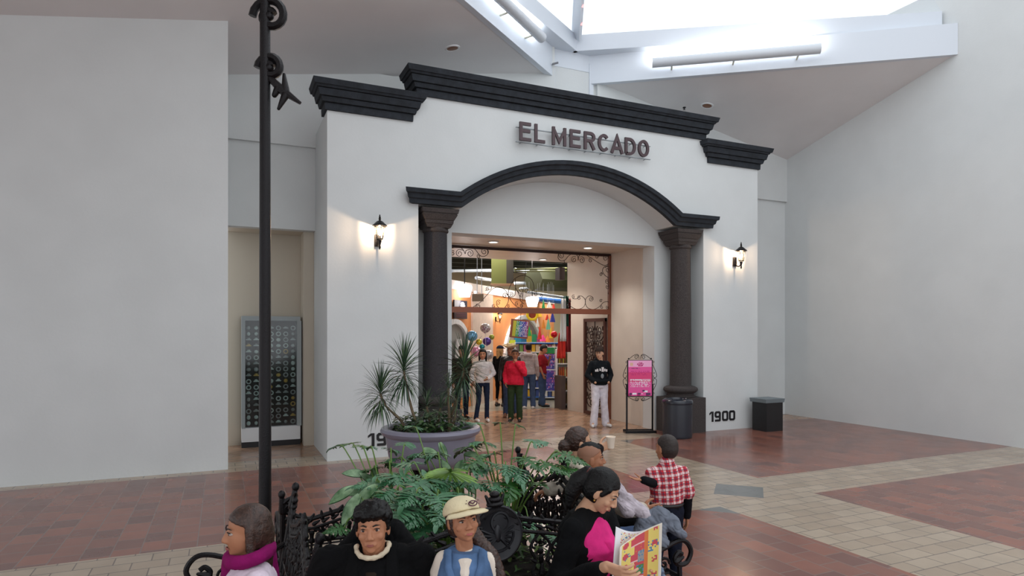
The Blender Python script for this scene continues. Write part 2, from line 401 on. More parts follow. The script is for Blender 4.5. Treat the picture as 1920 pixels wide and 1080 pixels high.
# ---------------- light ----------------
wd = bpy.data.worlds.new('overcast_sky'); scene.world = wd; wd.use_nodes = True
bg = wd.node_tree.nodes['Background']; bg.inputs[0].default_value = (.92, .96, 1, 1); bg.inputs[1].default_value = 1.32
def light(name, kind, loc, e, c=(1, 1, 1), size=.1, rot=(0, 0, 0), sy=None, spot=None, blend=.5):
    l = bpy.data.lights.new(name, kind); l.energy = e; l.color = c
    if kind == 'AREA':
        l.size = size
        if sy: l.shape = 'RECTANGLE'; l.size_y = sy
    else: l.shadow_soft_size = size
    if kind == 'SPOT': l.spot_size = math.radians(spot or 90); l.spot_blend = blend
    o = bpy.data.objects.new(name, l); col.objects.link(o); o.location = loc; o.rotation_euler = rot; return o
su = light('sky_daylight', 'AREA', (6.8, 6.2, 8.6), 60, (.9, .95, 1), 6, (0, 0, 0), 6)
# ---------------- columns ----------------
def column(x, y, lab):
    t = thing('stone_column', lab, 'column', (x, y, 0), group=None)
    q = MB(); q.box(-.37, .37, -.35, .33, 0, .72); q.build('pedestal', STONEC, t, False)
    q = MB(); q.lathe([(.3, .72), (.31, .74), (.27, .76), (.27, .8), (.3, .82), (.345, .85), (.355, .88), (.34, .92), (.3, .94), (.235, .955)], n=40); q.build('base_ring', STONEC, t)
    q = MB(); q.lathe([(.222, .95), (.222, 1.2), (.218, 2.2), (.208, 3.2), (.202, 3.86)], n=40); q.build('shaft', STONE if x < 5 else STONEC, t)
    q = MB(); q.lathe([(.2, 3.8), (.225, 3.82), (.23, 3.84), (.22, 3.87), (.21, 3.9)], n=40)
    for a, b, p, r in ((3.88, 3.94, .21, .24), (3.945, 4.0, .245, .255), (4.005, 4.1, .26, .31), (4.1, 4.12, .3, .3), (4.12, 4.19, .315, .33)):
        q.frustum(0, 0, 0, 0, a, b, p, r, back=False)
    q.build('capital', STONEC, t)
    return t
column(3.38, 10.8, 'dark round stone column on the left of the arch, behind the potted plants')
column(8.73, 10.8, 'brown grey round stone column on the right of the arch, beside the black bin')
# ---------------- lettering ----------------
LET = mat('dark_brown_sign_metal', srgb(74, 58, 62), .45, .3)
RAIL = mat('grey_sign_rail', srgb(150, 156, 160), .5, .3)
t = thing('sign_lettering', 'dark brown raised letters EL MERCADO standing on thin rails above the arch', 'sign', (4.83, 10.42, 5.5))
W_ = .056; LH = .335
def stroke(q, pts, w=W_, closed=False):
    """a flat bar of width w along pts (x, z) with mitred corners"""
    n = len(pts); L_, R_ = [], []
    for i in range(n):
        p = Vector(pts[i]); a = Vector(pts[i - 1]) if (i or closed) else None; b = Vector(pts[(i + 1) % n]) if (i < n - 1 or closed) else None
        d1 = (p - a).normalized() if a else (b - p).normalized(); d2 = (b - p).normalized() if b else d1
        n1 = Vector((-d1.y, d1.x)); n2 = Vector((-d2.y, d2.x)); m_ = (n1 + n2).normalized(); k = w / 2 / max(.4, m_.dot(n1)); L_.append(p + m_ * k); R_.append(p - m_ * k)
    vs = []
    for y in (-.02, .02):
        for l, r in zip(L_, R_): vs += [(l.x, y, l.y), (r.x, y, r.y)]
    o = 2 * n; fs = []
    for i in range(n if closed else n - 1):
        j = (i + 1) % n; a, b, c, d = 2 * i, 2 * i + 1, 2 * j + 1, 2 * j; fs += [(a, b, c, d), (o + a, o + d, o + c, o + b), (a, d, o + d, o + a), (b, o + b, o + c, c)]
    if not closed: fs += [(0, o, o + 1, 1), (2 * n - 2, 2 * n - 1, o + 2 * n - 1, o + 2 * n - 2)]
    q.add(vs, fs)
h = W_ / 2; H1 = LH - h
def arcp(cx, cz, rx, rz, a0, a1, n=12): return [(cx + rx * math.cos(math.radians(a0 + (a1 - a0) * i / n)), cz + rz * math.sin(math.radians(a0 + (a1 - a0) * i / n))) for i in range(n + 1)]
GL = {'E': [[(.23, h), (h, h), (h, H1), (.225, H1)], [(h, LH / 2 + .01), (.21, LH / 2 + .01)]], 'L': [[(h, LH), (h, h), (.21, h)]],
      'M': [[(h, 0), (h, LH)], [(.29 - h, 0), (.29 - h, LH)], [(h * .9, LH - .03), (.145, .07), (.29 - h * .9, LH - .03)]],
      'R': [[(h, 0), (h, LH)], [(h, H1), (.14, H1)] + arcp(.14, H1 - .07, .075, .07, 80, -80, 8) + [(.14, H1 - .14), (h, H1 - .14)], [(.13, H1 - .14), (.22, 0)]],
      'C': [arcp(.135, LH / 2, .1, LH / 2 - h, 42, 318, 18)], 'A': [[(.02, 0), (.14, LH - .02), (.26, 0)], [(.07, .1), (.21, .1)]],
      'D': [[(h, h), (h, H1), (.11, H1)] + arcp(.11, LH / 2, .115, LH / 2 - h, 80, -80, 12) + [(.11, h), (h, h)]], 'O': [arcp(.13, LH / 2, .1, LH / 2 - h, 0, 345, 22)]}
for ch, x in [('E', 0), ('L', .3), ('M', .66), ('E', 1.03), ('R', 1.335), ('C', 1.635), ('A', 1.93), ('D', 2.25), ('O', 2.555)]:
    q = MB()
    for k, g_ in enumerate(GL[ch]): a = MB(); stroke(a, g_, W_ * (.8 if ch == 'M' and k == 2 else 1), ch == 'O'); a.xform(Matrix.Translation((x, -.002 * k, .015))); q.add(a.v, a.f)
    q.build('letter', LET, t, False)
for z in (-.01, .25):
    q = MB(); q.box(-.05, 2.88, .03, .06, z, z + .014)
    for k in range(9): q.box(.05 + .34 * k, .062 + .34 * k, .05, .13, z, z + .012)
    q.build('rail', RAIL, t)
# ---------------- building numbers ----------------
BLK = mat('black_number_paint', srgb(18, 18, 22), .5)
def ring2(q, x0, x1, z0, z1, w):
    c = w * .75
    def octo(a, b, d, e, c): return [(a + c, d), (b - c, d), (b, d + c), (b, e - c), (b - c, e), (a + c, e), (a, e - c), (a, d + c)]
    o = octo(x0, x1, z0, z1, c); i = octo(x0 + w, x1 - w, z0 + w, z1 - w, c * .4)
    vs = [(a, -.012, b) for a, b in o] + [(a, -.012, b) for a, b in i] + [(a, .0, b) for a, b in o] + [(a, .0, b) for a, b in i]
    fs = []
    for k in range(8):
        j = (k + 1) % 8; fs += [(k, j, 8 + j, 8 + k), (16 + k, 24 + k, 24 + j, 16 + j), (k, 16 + k, 16 + j, j), (8 + k, 8 + j, 24 + j, 24 + k)]
    q.add(vs, fs)
def number(x, y, lab):
    t = thing('building_number', lab, 'number sign', (x, y, .19))
    h = .215; w = .042
    q = MB(); q.box(.06, .105, -.012, 0, 0, h); q.prism([(0, h - .07), (.06, h - .03), (.06, h), (.045, h), (0, h - .035)], lambda a, b, d: (a, d, b), -.012, 0); q.build('digit', BLK, t, False)
    q = MB(); ring2(q, .14, .3, h * .36, h, w); q.box(.258, .3, -.0125, 0, .03, h * .6); q.box(.15, .29, -.0122, 0, 0, w); q.box(.27, .298, -.0121, 0, .01, .05); q.build('digit', BLK, t, False)
    for dx in (.34, .53):
        q = MB(); ring2(q, dx, dx + .165, 0, h, w); q.build('digit', BLK, t, False)
number(2.15, 10.55, 'black painted number 1900 low on the white wall beside the large planter')
number(9.28, 10.55, 'black painted number 1900 low on the white wall right of the stone column')
# ---------------- wall lanterns ----------------
LG = bpy.data.materials.new('lantern_glass'); LG.use_nodes = True; nt = LG.node_tree; nt.nodes.remove(nt.nodes['Principled BSDF'])
tr = nt.nodes.new('ShaderNodeBsdfTransparent'); tr.inputs[0].default_value = (1, .95, .86, 1); gl = nt.nodes.new('ShaderNodeBsdfGlossy'); gl.inputs['Roughness'].default_value = .15; mx = nt.nodes.new('ShaderNodeMixShader'); mx.inputs[0].default_value = .1
nt.links.new(tr.outputs[0], mx.inputs[1]); nt.links.new(gl.outputs[0], mx.inputs[2]); nt.links.new(mx.outputs[0], nt.nodes['Material Output'].inputs[0])
def lantern(x, z, lab, y=10.55, rot=0, e=24, sc=1):
    t = thing('wall_lantern', lab, 'wall lamp', (x, y, z), rot); t.scale = (sc, sc, sc)
    cy = -.2
    q = MB(); q.box(-.045, .045, -.03, 0, -.2, .0); q.frustum(0, 0, 0, 0, -.22, .02, .001, .001); q.build('wall_plate', IRON, t)
    q = MB(); q.tube(catmull([(0, -.02, -.14), (0, -.09, -.2), (0, -.16, -.2), (0, cy, -.13)]), .012); q.tube([(0, cy, -.27), (0, cy, -.24), (0, cy, -.2), (0, cy, -.12)], [.006, .018, .012, .035]); q.build('arm', IRON, t)
    q = MB()
    for k in range(6):
        a = k * PI / 3 + PI / 6; q.tube([(.05 * math.cos(a), cy + .05 * math.sin(a), -.1), (.088 * math.cos(a), cy + .088 * math.sin(a), .1)], .006, 5)
    q.lathe([(.055, -.11), (.06, -.1), (.05, -.09)], (0, cy, 0), 6); q.lathe([(.092, .095), (.1, .1), (.095, .115)], (0, cy, 0), 6); q.build('cage', IRON, t)
    q = MB(); q.lathe([(.125, .105), (.12, .12), (.085, .15), (.05, .185), (.02, .2), (.012, .21), (.026, .225), (.012, .24), (.02, .255), (.008, .27), (.012, .285), (.002, .3)], (0, cy, 0), 12); q.build('cap', IRON, t)
    q = MB()
    for k in range(6):
        a, b = k * PI / 3 + PI / 6, (k + 1) * PI / 3 + PI / 6
        q.add([(.048 * math.cos(a), cy + .048 * math.sin(a), -.1), (.048 * math.cos(b), cy + .048 * math.sin(b), -.1), (.085 * math.cos(b), cy + .085 * math.sin(b), .1), (.085 * math.cos(a), cy + .085 * math.sin(a), .1)], [(0, 1, 2, 3)])
    q.build('glass', LG, t, False, False)
    q = MB(); q.ell((0, cy, 0.0), (.022, .022, .045)); q.build('bulb', emis('warm_bulb', (1, .86, .68, 1), 30), t)
    l = bpy.data.lights.new('lantern_light', 'POINT'); l.energy = e; l.color = (1, .72, .5); l.shadow_soft_size = .012
    lo = bpy.data.objects.new('lantern_light', l); col.objects.link(lo); M = Matrix.Rotation(rot, 4, 'Z'); lo.location = Vector((x, y, z)) + M @ Vector((0, cy, .055)) * sc
    return t
lantern(2.3, 3.68, 'lit black wall lantern on the white wall left of the arch')
lantern(9.96, 3.68, 'lit black wall lantern on the white wall right of the arch')
# ---------------- ceiling lamps ----------------
def plane_z(x): return zl(x) if x < 6.8 else zr(x)
GLOW = emis('downlight_glow', (1, .93, .82, 1), 5)
def downlight(name, loc, r, lab, tilt=(0, 0, 0), lit=True):
    t = thing(name, lab, 'ceiling light', loc, rot=tilt)
    q = MB(); q.lathe([(r * 1.35, -.004), (r * 1.35, -.012), (r * 1.1, -.022), (r, -.012), (r * .98, -.001)], n=28); o = q.build('trim_ring', WHITE, t)
    q = MB(); q.lathe([(r * .98, -.0125), (r * .97, -.013)], n=24); q.build('lens', GLOW if lit else mat('amber_reflector', srgb(140, 92, 60), .4, .3), t)
    return t
p1 = at(848, 89, 1); 
def on_left(px, py):
    for i in range(400):
        p = at(px, py, 6 + i * .03)
        if p.z > zl(p.x): return p
def on_right(px, py):
    for i in range(500):
        p = at(px, py, 6 + i * .03)
        if p.z > zr(p.x): return p
lp = on_left(848, 89); downlight('recessed_ceiling_light', (lp.x, lp.y, zl(lp.x)), .1, 'round recessed amber light in the left grey ceiling', (0, -math.atan(.169), 0), False)
rp = on_right(1326, 197); downlight('recessed_ceiling_light', (rp.x, rp.y, zr(rp.x)), .1, 'round recessed amber light in the right grey ceiling', (0, math.atan(.19), 0), False)
rp = on_right(1283, 201); t = thing('sprinkler_head', 'small dark sprinkler head in the right grey ceiling', 'sprinkler', (rp.x, rp.y, zr(rp.x))); q = MB(); q.lathe([(.035, 0), (.035, -.02), (.012, -.03), (.012, -.05), (.03, -.055)], n=14); q.build('head', IRON, t)
for (px, py, lab) in ((925, 453, 'left lit downlight in the entrance ceiling'), (1102, 464, 'right lit downlight in the entrance ceiling in front of the screen'), (1018, 486, 'lit downlight in the entrance ceiling behind the iron screen')):
    k = (px - 960) / FPX; d = (3.95 - CAMH) * FPX / (625 - py); p = at(px, py, d)
    downlight('downlight', (p.x, p.y, 3.95), .085, lab)
    light('entrance_downlight', 'SPOT', (p.x, p.y, 3.9), 95, (1, .93, .86), .06, spot=120, blend=.8)
# tube lights on the skylight fascia
def tube_light(a, b, lab):
    a = Vector(a); b = Vector(b); t = thing('strip_light', lab, 'tube light', a)
    d = (b - a).normalized(); nn = Vector((-d.y, d.x, 0))
    if nn.dot(Vector((6.8, 7, 0)) - a) < 0: nn = -nn
    L = (b - a).length; o0 = nn * .22
    q = MB(); n = 20; ring = []
    pts = [o0 - d * 0, o0 + d * L]
    q.tube([o0 - d * .01, o0 + d * (L + .01)], .1, 22); q.build('housing', mat('pale_grey_tube', srgb(205, 210, 216), .35), t)
    q = MB(); q.tube([o0 + Vector((0, 0, .07)) - nn * .06 + d * .12, o0 + Vector((0, 0, .07)) - nn * .06 + d * (L - .1)], .035, 10); q.build('lamp', emis('strip_lamp_glow', (.95, .98, 1, 1), 9), t)
    for f in (.12, .5, .88): q = MB(); q.tube([d * L * f + nn * .01 + Vector((0, 0, -.09)), d * L * f + o0 + Vector((0, 0, -.07))], .02, 6); q.build('bracket', mat('cream_bracket', srgb(200, 198, 180), .5), t)
    m = (a + b) / 2 + nn * .2 + Vector((0, 0, .13))
    l = bpy.data.lights.new('strip_light_glow', 'AREA'); l.shape = 'RECTANGLE'; l.size = L; l.size_y = .05; l.energy = 22
    lo = bpy.data.objects.new('strip_light_glow', l); col.objects.link(lo); lo.location = m; zz = (nn + Vector((0, 0, -.55))).normalized(); lo.rotation_euler = Matrix((d, zz.cross(d).normalized(), zz)).transposed().to_euler()
    return t
tube_light(Lc + dl * 1.1 + Vector((0, 0, .32)), Lc + dl * 3.7 + Vector((0, 0, .32)), 'white tube light along the left edge of the skylight')
tube_light(Rc + dr * 1.35 + Vector((0, 0, .22)), Rc + dr * 4.6 + Vector((0, 0, .22)), 'white tube light along the right edge of the skylight')
# little security camera at the corner
cp = Lc + dl * .12 + Vector((0, 0, .2)); t = thing('security_camera', 'tiny grey camera on the white fascia corner above the cornice', 'camera', cp)
q = MB(); q.tube([(0, 0, 0), (.02, -.08, 0)], .012, 6); q.build('bracket', RAIL, t); q = MB(); q.tube([(-.03, -.06, -.02), (.08, -.12, .01)], .022, 8); q.build('body', mat('camera_grey', srgb(120, 122, 126), .5), t)
# ---------------- iron screen over the entrance ----------------
YS = 13.0
def S3(zx, zy):                                   # reading of the detail survey of the screen
    p = onY(840 + zx / 5.144, 430 + zy / 5.144, YS); return Vector((p.x, YS, p.z))
scr = thing('entrance_screen', 'brown framed iron screen with scrollwork across the top of the entrance', 'screen', (6.1, YS, 0))
def scr_part(name, q, m):
    q.xform(Matrix.Translation((-6.1, -YS, 0))); return q.build(name, m, scr)
q = MB(); q.box(A0, 8.44, YS - .03, YS + .03, 3.88, 3.94); scr_part('top_rail', q, IRONB)
q = MB(); q.box(A0, 8.37, YS - .04, YS + .04, 2.5, 2.62); scr_part('crossbar', q, BROWN)
q = MB(); q.box(8.37, 8.44, YS - .04, YS + .04, 0, 3.9); scr_part('side_post', q, BROWN)
def scrolls(sp, arcs):
    q = MB()
    for (x, y, r, a0, tn, cw) in sp:
        c = S3(x, y); rr = r / 5.144 * 14.5 / 1200
        q.tube(spiral((c.x, c.z), rr, a0, tn, lambda a, b: (a, YS, b), 22, .2, cw), .0068, 6)
    for a in arcs: q.tube(catmull([S3(*p) for p in a], 6), .007, 6)
    return q
R = 33
q = scrolls([(110, 232, 36, PI / 2, 1.4, 1), (212, 232, 36, PI / 2, 1.4, -1), (350, 215, 38, -.5, 1.5, 1), (297, 262, 20, PI / 2, 1.2, 1), (45, 232, 26, 1, 1.3, 1)],
            [[(110, 195), (150, 205), (165, 235), (175, 205), (212, 195)], [(212, 175), (262, 195), (297, 240), (330, 262), (372, 250), (390, 215), (370, 180)], [(40, 180), (90, 172), (140, 190), (165, 235)]])
scr_part('scrollwork', q, IRONB)
q = scrolls([(1095, 250, 34, 2.2, 1.5, 1), (1215, 292, 34, .9, 1.5, 1), (1290, 297, 36, 2.2, 1.5, -1), (1375, 300, 22, 1.8, 1.2, 1), (1437, 268, 22, 0, 1.3, 1), (1520, 280, 34, 0, 1.5, 1)],
            [[(1065, 235), (1062, 275), (1090, 305), (1130, 295), (1165, 255), (1215, 232), (1250, 260), (1255, 300)], [(1255, 300), (1265, 255), (1310, 238), (1370, 270), (1440, 315), (1510, 348), (1560, 320), (1570, 280)], [(1120, 300), (1125, 335), (1105, 325)]])
scr_part('scrollwork', q, IRONB)
q = scrolls([(1540, 390, 36, 2.6, 1.5, -1), (1475, 437, 19, 0, 1.3, 1), (1537, 505, 27, 1, 1.4, 1), (1540, 558, 22, 2, 1.2, 1), (1555, 608, 20, 3.6, 1.2, 1)],
            [[(1545, 350), (1505, 365), (1490, 400), (1510, 440), (1560, 480), (1572, 530), (1545, 535), (1560, 560), (1572, 590), (1545, 610)], [(1490, 425), (1475, 415)]])
scr_part('scrollwork', q, IRONB)
q = scrolls([(1210, 650, 20, 1, 1.3, 1), (1265, 662, 22, 1.2, 1.3, 1), (1378, 672, 26, .8, 1.4, -1), (1475, 690, 18, .5, 1.2, 1), (1485, 752, 18, 1.5, 1.2, 1), (1540, 755, 20, 2, 1.2, 1), (1160, 742, 18, .5, 1.2, 1), (1172, 697, 16, 0, 1.2, 1)],
            [[(1200, 668), (1240, 670), (1280, 642), (1318, 670), (1325, 710), (1300, 755), (1240, 770), (1180, 740), (1145, 700)], [(1400, 680), (1395, 655), (1360, 642), (1330, 670), (1325, 710), (1345, 755), (1400, 772), (1455, 750), (1500, 705), (1545, 700), (1570, 730)]])
scr_part('scrollwork', q, IRONB)
q = scrolls([(382, 575, 19, 1, 1.3, 1), (548, 640, 28, 0, 1.4, 1), (610, 630, 24, 2.4, 1.4, -1), (487, 706, 26, .6, 1.4, 1), (440, 742, 18, 1, 1.2, 1), (295, 738, 22, 2, 1.3, 1), (712, 640, 20, 1, 1.3, 1), (662, 718, 20, 1, 1.3, 1), (712, 738, 20, 1, 1.3, 1), (700, 590, 30, 3.2, 1.4, 1), (585, 740, 16, 1, 1.3, 1), (760, 590, 28, 0, 1.4, -1), (850, 625, 22, 1, 1.3, 1), (905, 640, 18, 1, 1.3, 1)],
            [[(240, 750), (310, 705), (370, 640), (430, 575), (500, 558), (555, 590), (582, 640), (620, 705), (670, 750), (730, 762)], [(465, 720), (490, 755), (540, 760), (580, 700), (582, 640), (590, 570), (640, 480), (720, 445), (790, 470), (825, 530), (830, 620)], [(275, 720), (262, 755), (300, 760)], [(650, 560), (690, 640), (700, 690), (735, 720)], [(582, 640), (610, 655), (640, 640), (650, 600), (650, 480)], [(415, 545), (415, 575), (360, 590)]])
scr_part('scrollwork', q, IRONB)
# folded iron gate leaf against the passage wall
gt = thing('iron_gate', 'tall brown iron gate leaf folded back against the cream passage wall', 'gate', (8.36, 13.1, 0))
q = MB(); q.box(-.03, .03, 0, .07, .02, 2.42); q.box(-.03, .03, .93, 1.0, .02, 2.42); q.box(-.031, .031, 0, 1.0, 2.34, 2.42); q.box(-.031, .031, 0, 1.0, .02, .1); q.box(-.028, .028, 0, 1, 1.05, 1.1); q.build('frame', mat('rust_brown_iron', srgb(84, 52, 44), .5, .2), gt)
q = MB(); gfn = lambda a, b: (0, a, b)
for zc in (.4, .8, 1.35, 1.7, 2.05):
    for s in (-1, 1):
        q.tube(spiral((.5 + s * .2, zc + .07), .13, PI / 2 + s * .6, 1.5, gfn, 20, .2, s), .014, 6); q.tube(spiral((.5 + s * .16, zc - .1), .1, -PI / 2, 1.3, gfn, 20, .2, -s), .013, 6)
        q.tube(catmull([(0, .5, zc + .18), (0, .5 + s * .1, zc + .05), (0, .5 + s * .38, zc), (0, .5 + s * .3, zc - .16), (0, .5, zc - .2)], 6), .013, 6)
        q.ell((0, .5 + s * .36, zc + .12), (.015, .035, .06)); q.ell((0, .5 + s * .08, zc - .02), (.02, .03, .05))
q.tube([(0, .5, .1), (0, .5, 2.34)], .014, 6); q.build('scrollwork', IRONB, gt)
# ---------------- poster stand ----------------
ps = thing('poster_stand', 'black iron poster stand holding a pink notice beside the column', 'poster stand', (7.84, 11.0, 0), -YAW * .85)
pw = .27
q = MB(); q.box(-.32, .32, -.13, .13, 0, .03); q.box(-.25, .25, -.09, .09, .03, .035); q.box(-.32, .32, -.13, -.1, .02, .05); q.box(-.32, .32, .1, .13, .02, .05); q.build('base', IRON, ps, False)
for s in (-1, 1):
    q = MB(); q.box(s * pw - .016, s * pw + .016, -.016, .016, .04, 1.0); q.build('leg', IRON, ps, False)
q = MB()
q.box(-.265, -.24, -.03, -.005, .74, 1.5); q.box(.24, .265, -.03, -.005, .74, 1.5); q.box(-.26, .26, -.03, -.005, 1.48, 1.5); q.box(-.26, .26, -.03, -.005, .74, .765); q.build('frame', IRON, ps, False)
q = MB(); pf = lambda a, b: (a, -.02, b)
for s in (-1, 1):
    q.tube(spiral((s * .07, 1.555), .05, PI if s > 0 else 0, 1.3, pf, 18, .2, -s), .006, 5); q.tube(catmull([pf(s * .015, 1.52), pf(s * .04, 1.61), pf(s * .12, 1.6), pf(s * .24, 1.51)], 6), .006, 5)
    q.tube(spiral((s * .07, .70), .04, PI if s > 0 else 0, 1.3, pf, 18, .2, s), .006, 5); q.tube(catmull([pf(s * .015, .73), pf(s * .05, .655), pf(s * .14, .68), pf(s * .24, .73)], 6), .006, 5)
    q.tube(catmull([pf(s * .26, 1.42), pf(s * .33, 1.26), pf(s * .35, 1.16), pf(s * .3, 1.13), pf(s * .28, 1.18)], 6), .006, 5); q.tube(catmull([pf(s * .26, .84), pf(s * .33, .97), pf(s * .35, 1.08), pf(s * .3, 1.12), pf(s * .28, 1.06)], 6), .006, 5)
    q.sphere(pf(s * .235, 1.525), .018); q.sphere(pf(s * .3, 1.23), .012); q.sphere(pf(s * .3, 1.0), .012)
    q.tube(spiral((s * .275, 1.45), .03, 0, 1.2, pf, 14, .2, 1), .005, 5); q.tube(spiral((s * .275, .8), .03, 0, 1.2, pf, 14, .2, 1), .005, 5)
q.build('scrollwork', IRON, ps)
PK = [mat('poster_pink', srgb(232, 84, 156), .5), mat('poster_light_pink', srgb(240, 170, 208), .5), mat('poster_rose', srgb(222, 60, 120), .5), mat('poster_magenta_mark', srgb(190, 24, 110), .5), mat('poster_purple', srgb(90, 40, 90), .5), mat('poster_white', srgb(240, 236, 244), .5), mat('poster_ochre', srgb(226, 176, 150), .5)]
nx, ny = 40, 60; rr = random.Random(3)
G = [[0] * nx for _ in range(ny)]
for j in range(ny):
    v = j / ny
    for i in range(nx):
        u = i / nx; g = 0
        if v > .8: g = 1
        elif .38 < v < .66: g = 2
        if v < .06: g = 3 if (i // 5) % 3 == 0 else 0
        G[j][i] = g
for j in range(48, 58):                              # the flower
    for i in range(14, 27):
        dx = (i - 20) / 5.5; dy = (j - 53) / 4
        if dx * dx + dy * dy < 1 and rr.random() < .75: G[j][i] = 3
for j in range(51, 56):
    for i in range(3, 8): G[j][i] = 6
for j, a, b, k, pr in ((46, 2, 20, 4, .85), (41, 3, 36, 3, .6), (39, 3, 36, 3, .55), (37, 3, 30, 3, .55), (35, 4, 38, 3, .5), (27, 3, 38, 5, .9), (26, 3, 24, 5, .8), (25, 22, 38, 5, .7), (23, 3, 38, 5, .75), (21, 4, 37, 5, .6), (19, 4, 34, 5, .55), (17, 5, 37, 5, .5), (15, 4, 36, 5, .4)):
    for i in range(a, b):
        if rr.random() < pr: G[j][i] = k
for (i0, i1, j0, j1, k) in ((2, 6, 1, 5, 4), (7, 14, 2, 5, 5), (16, 21, 2, 5, 4), (30, 38, 1, 5, 4), (26, 33, 6, 9, 5), (24, 28, 7, 10, 4), (22, 25, 3, 4, 5)):
    for j in range(j0, j1):
        for i in range(i0, i1): G[j][i] = k
q = MB(); grid_panel(q, lambda u, v: (-.245 + .49 * u, -.033, .76 + .73 * v), nx, ny, lambda i, j: G[j][i]); q.box(-.245, .245, -.031, -.012, .76, 1.49); q.build('poster', PK, ps, False, False)
# ---------------- bins ----------------
BIN = mat('black_bin_enamel', srgb(44, 48, 56), .35)
t = thing('litter_bin', 'tall round black litter bin in front of the right column pedestal', 'litter bin', (8.17, 10.2, 0))
q = MB(); q.lathe([(.27, 0), (.28, .01), (.285, .04), (.285, .66), (.29, .665)], n=40); q.build('body', BIN, t)
q = MB(); q.lathe([(.295, .66), (.3, .68), (.3, .71), (.285, .735), (.24, .76), (.2, .765), (.18, .74), (.17, .7)], n=40); q.build('lid', mat('black_bin_lid', srgb(34, 38, 48), .18), t)
t = thing('litter_bin', 'black square bin at the end of the white wall beside the number', 'litter bin', (10.32, 10.15, 0))
q = MB(); q.box(-.05, .4, -.2, .2, 0, .62); q.build('body', mat('black_plastic', srgb(24, 24, 26), .5), t, False); q = MB(); q.frustum(-.09, .42, -.22, .22, .6, .68, 0, .01, False); q.build('lid', mat('grey_plastic', srgb(110, 120, 124), .5), t, False)
# ---------------- display case in the left recess ----------------
dc = thing('display_case', 'glazed display case full of small pale pieces in the left recess', 'display case', (.78, 12.4, 0))
q = MB(); q.box(-.5, .5, 0, .3, .0, .1); q.build('plinth', mat('black_tile', srgb(24, 22, 26), .3), dc, False)
q = MB(); q.box(-.5, .5, -.0, .3, .1, .35); q.build('sill', WHITE, dc, False)
q = MB(); q.box(-.5, .5, -.02, .3, 2.28, 2.36); q.box(.44, .52, -.02, .3, .35, 2.28); q.box(-.5, -.44, -.02, .3, .35, 2.28); q.build('frame', mat('pale_grey_frame', srgb(158, 166, 168), .5), dc, False)
q = MB(); q.box(-.44, .44, .12, .14, .35, 2.28); q.build('backing', mat('black_velvet', srgb(20, 22, 16), .9), dc, False)
rr = random.Random(11)
pal = [mat('pale_piece', srgb(150, 170, 160), .5), mat('silver_piece', srgb(120, 132, 126), .35, .4), mat('gold_piece', srgb(150, 130, 60), .4, .4)]
for r in range(17):
    for c in range(7):
        q = MB(); x = -.38 + c * .127; z = .42 + r * .108; k = rr.random()
        if k < .35: q.tube([(x + .036 * math.cos(a * PI / 6), .11, z + .036 * math.sin(a * PI / 6)) for a in range(12)], .011, 5, closed=True)
        elif k < .7: q.ell((x, .11, z), (.026 + .015 * rr.random(), .012, .03 + .012 * rr.random()), 8, 6)
        else: q.box(x - .045, x + .045, .1, .118, z - .008, z + .012); q.ell((x, .11, z + .02), (.03, .012, .02), 8, 6)
        q.build('display_piece', pal[2 if rr.random() < .1 else int(rr.random() < .5)], dc)
q = MB(); q.box(-.44, .44, .0, .006, .35, 2.28); q.build('glass', gm, dc, False)
# ---------------- inside the shop ----------------
ORANGE = mat('orange_wall_paint', srgb(226, 150, 92), .6, noise_amt=.06, noise_scale=2); PINKB = mat('pale_pink_band', srgb(226, 214, 208), .6)
DG = mat('dark_green_ceiling', srgb(66, 72, 48), .8); GREEN = mat('olive_green_box', srgb(96, 102, 46), .6); DUCT = mat('pale_steel_duct', srgb(180, 190, 200), .4, .3)
# the wall that runs off at 45 degrees
DO = V3 = Vector((5.25, 15.84, 0)); E45 = Vector((.70711, .70711, 0)); N45 = Vector((.70711, -.70711, 0))
def diag(px, py):
    """reading on the slanting wall: distance along it, height"""
    k = (px - 960) / FPX; r = Vector((SN + CN * k, CN - SN * k, 0)); d = DO.dot(N45) / r.dot(N45)
    return ((r * d - DO).dot(E45), CAMH + (625 - py) / FPX * d)
def dw(name, *bs, m=None, base=(0, 0)):
    q = MB()
    for b in bs: q.box(*b)
    o = q.build(name, m, None, False); o.location = DO; o.rotation_euler = (0, 0, PI / 4); o['kind'] = 'structure'; return o
dw('wall_shop_slanted', (-1.2, 9.5, 0, .2, 0, 3.22), m=ORANGE)
dw('trim_7', (-1.2, 9.5, -.03, .2, 3.22, 3.46), m=PINKB)
s0, s1 = diag(883, 600)[0], diag(921, 600)[0]
dw('trim_8', (s0, s1, -.06, .0, 0, 3.2), m=mat('beige_panel', srgb(206, 186, 172), .6, noise_amt=.06, noise_scale=8))
struct_box('wall_shop_back', mat('shop_back_wall', srgb(190, 180, 150), .7), (8, 20, 25.0, 25.2, 0, 5.4), (19.8, 20, 15, 25, 0, 5.4))
struct_box('wall_shop_left', ORANGE, (3.2, 3.5, 15.1, 17, 0, 5.4), (3.2, 5.3, 17, 17.2, 0, 5.4))
struct_box('wall_shop_front', mat('shop_front_wall', srgb(196, 190, 178), .7), (8.75, 20, 15.1, 15.3, 0, 5.4), (3.2, 8.75, 15.1, 15.2, 4.2, 5.4))
struct_box('ceiling_shop', DG, (3.2, 20, 15.1, 25.2, 5.3, 5.4))
for i in range(7): struct_box('trim_%d' % (10 + i), mat('dark_green_beam', srgb(46, 50, 38), .7), (3.5, 19.8, 16.2 + i * 1.3, 16.35 + i * 1.3, 4.55, 5.3))
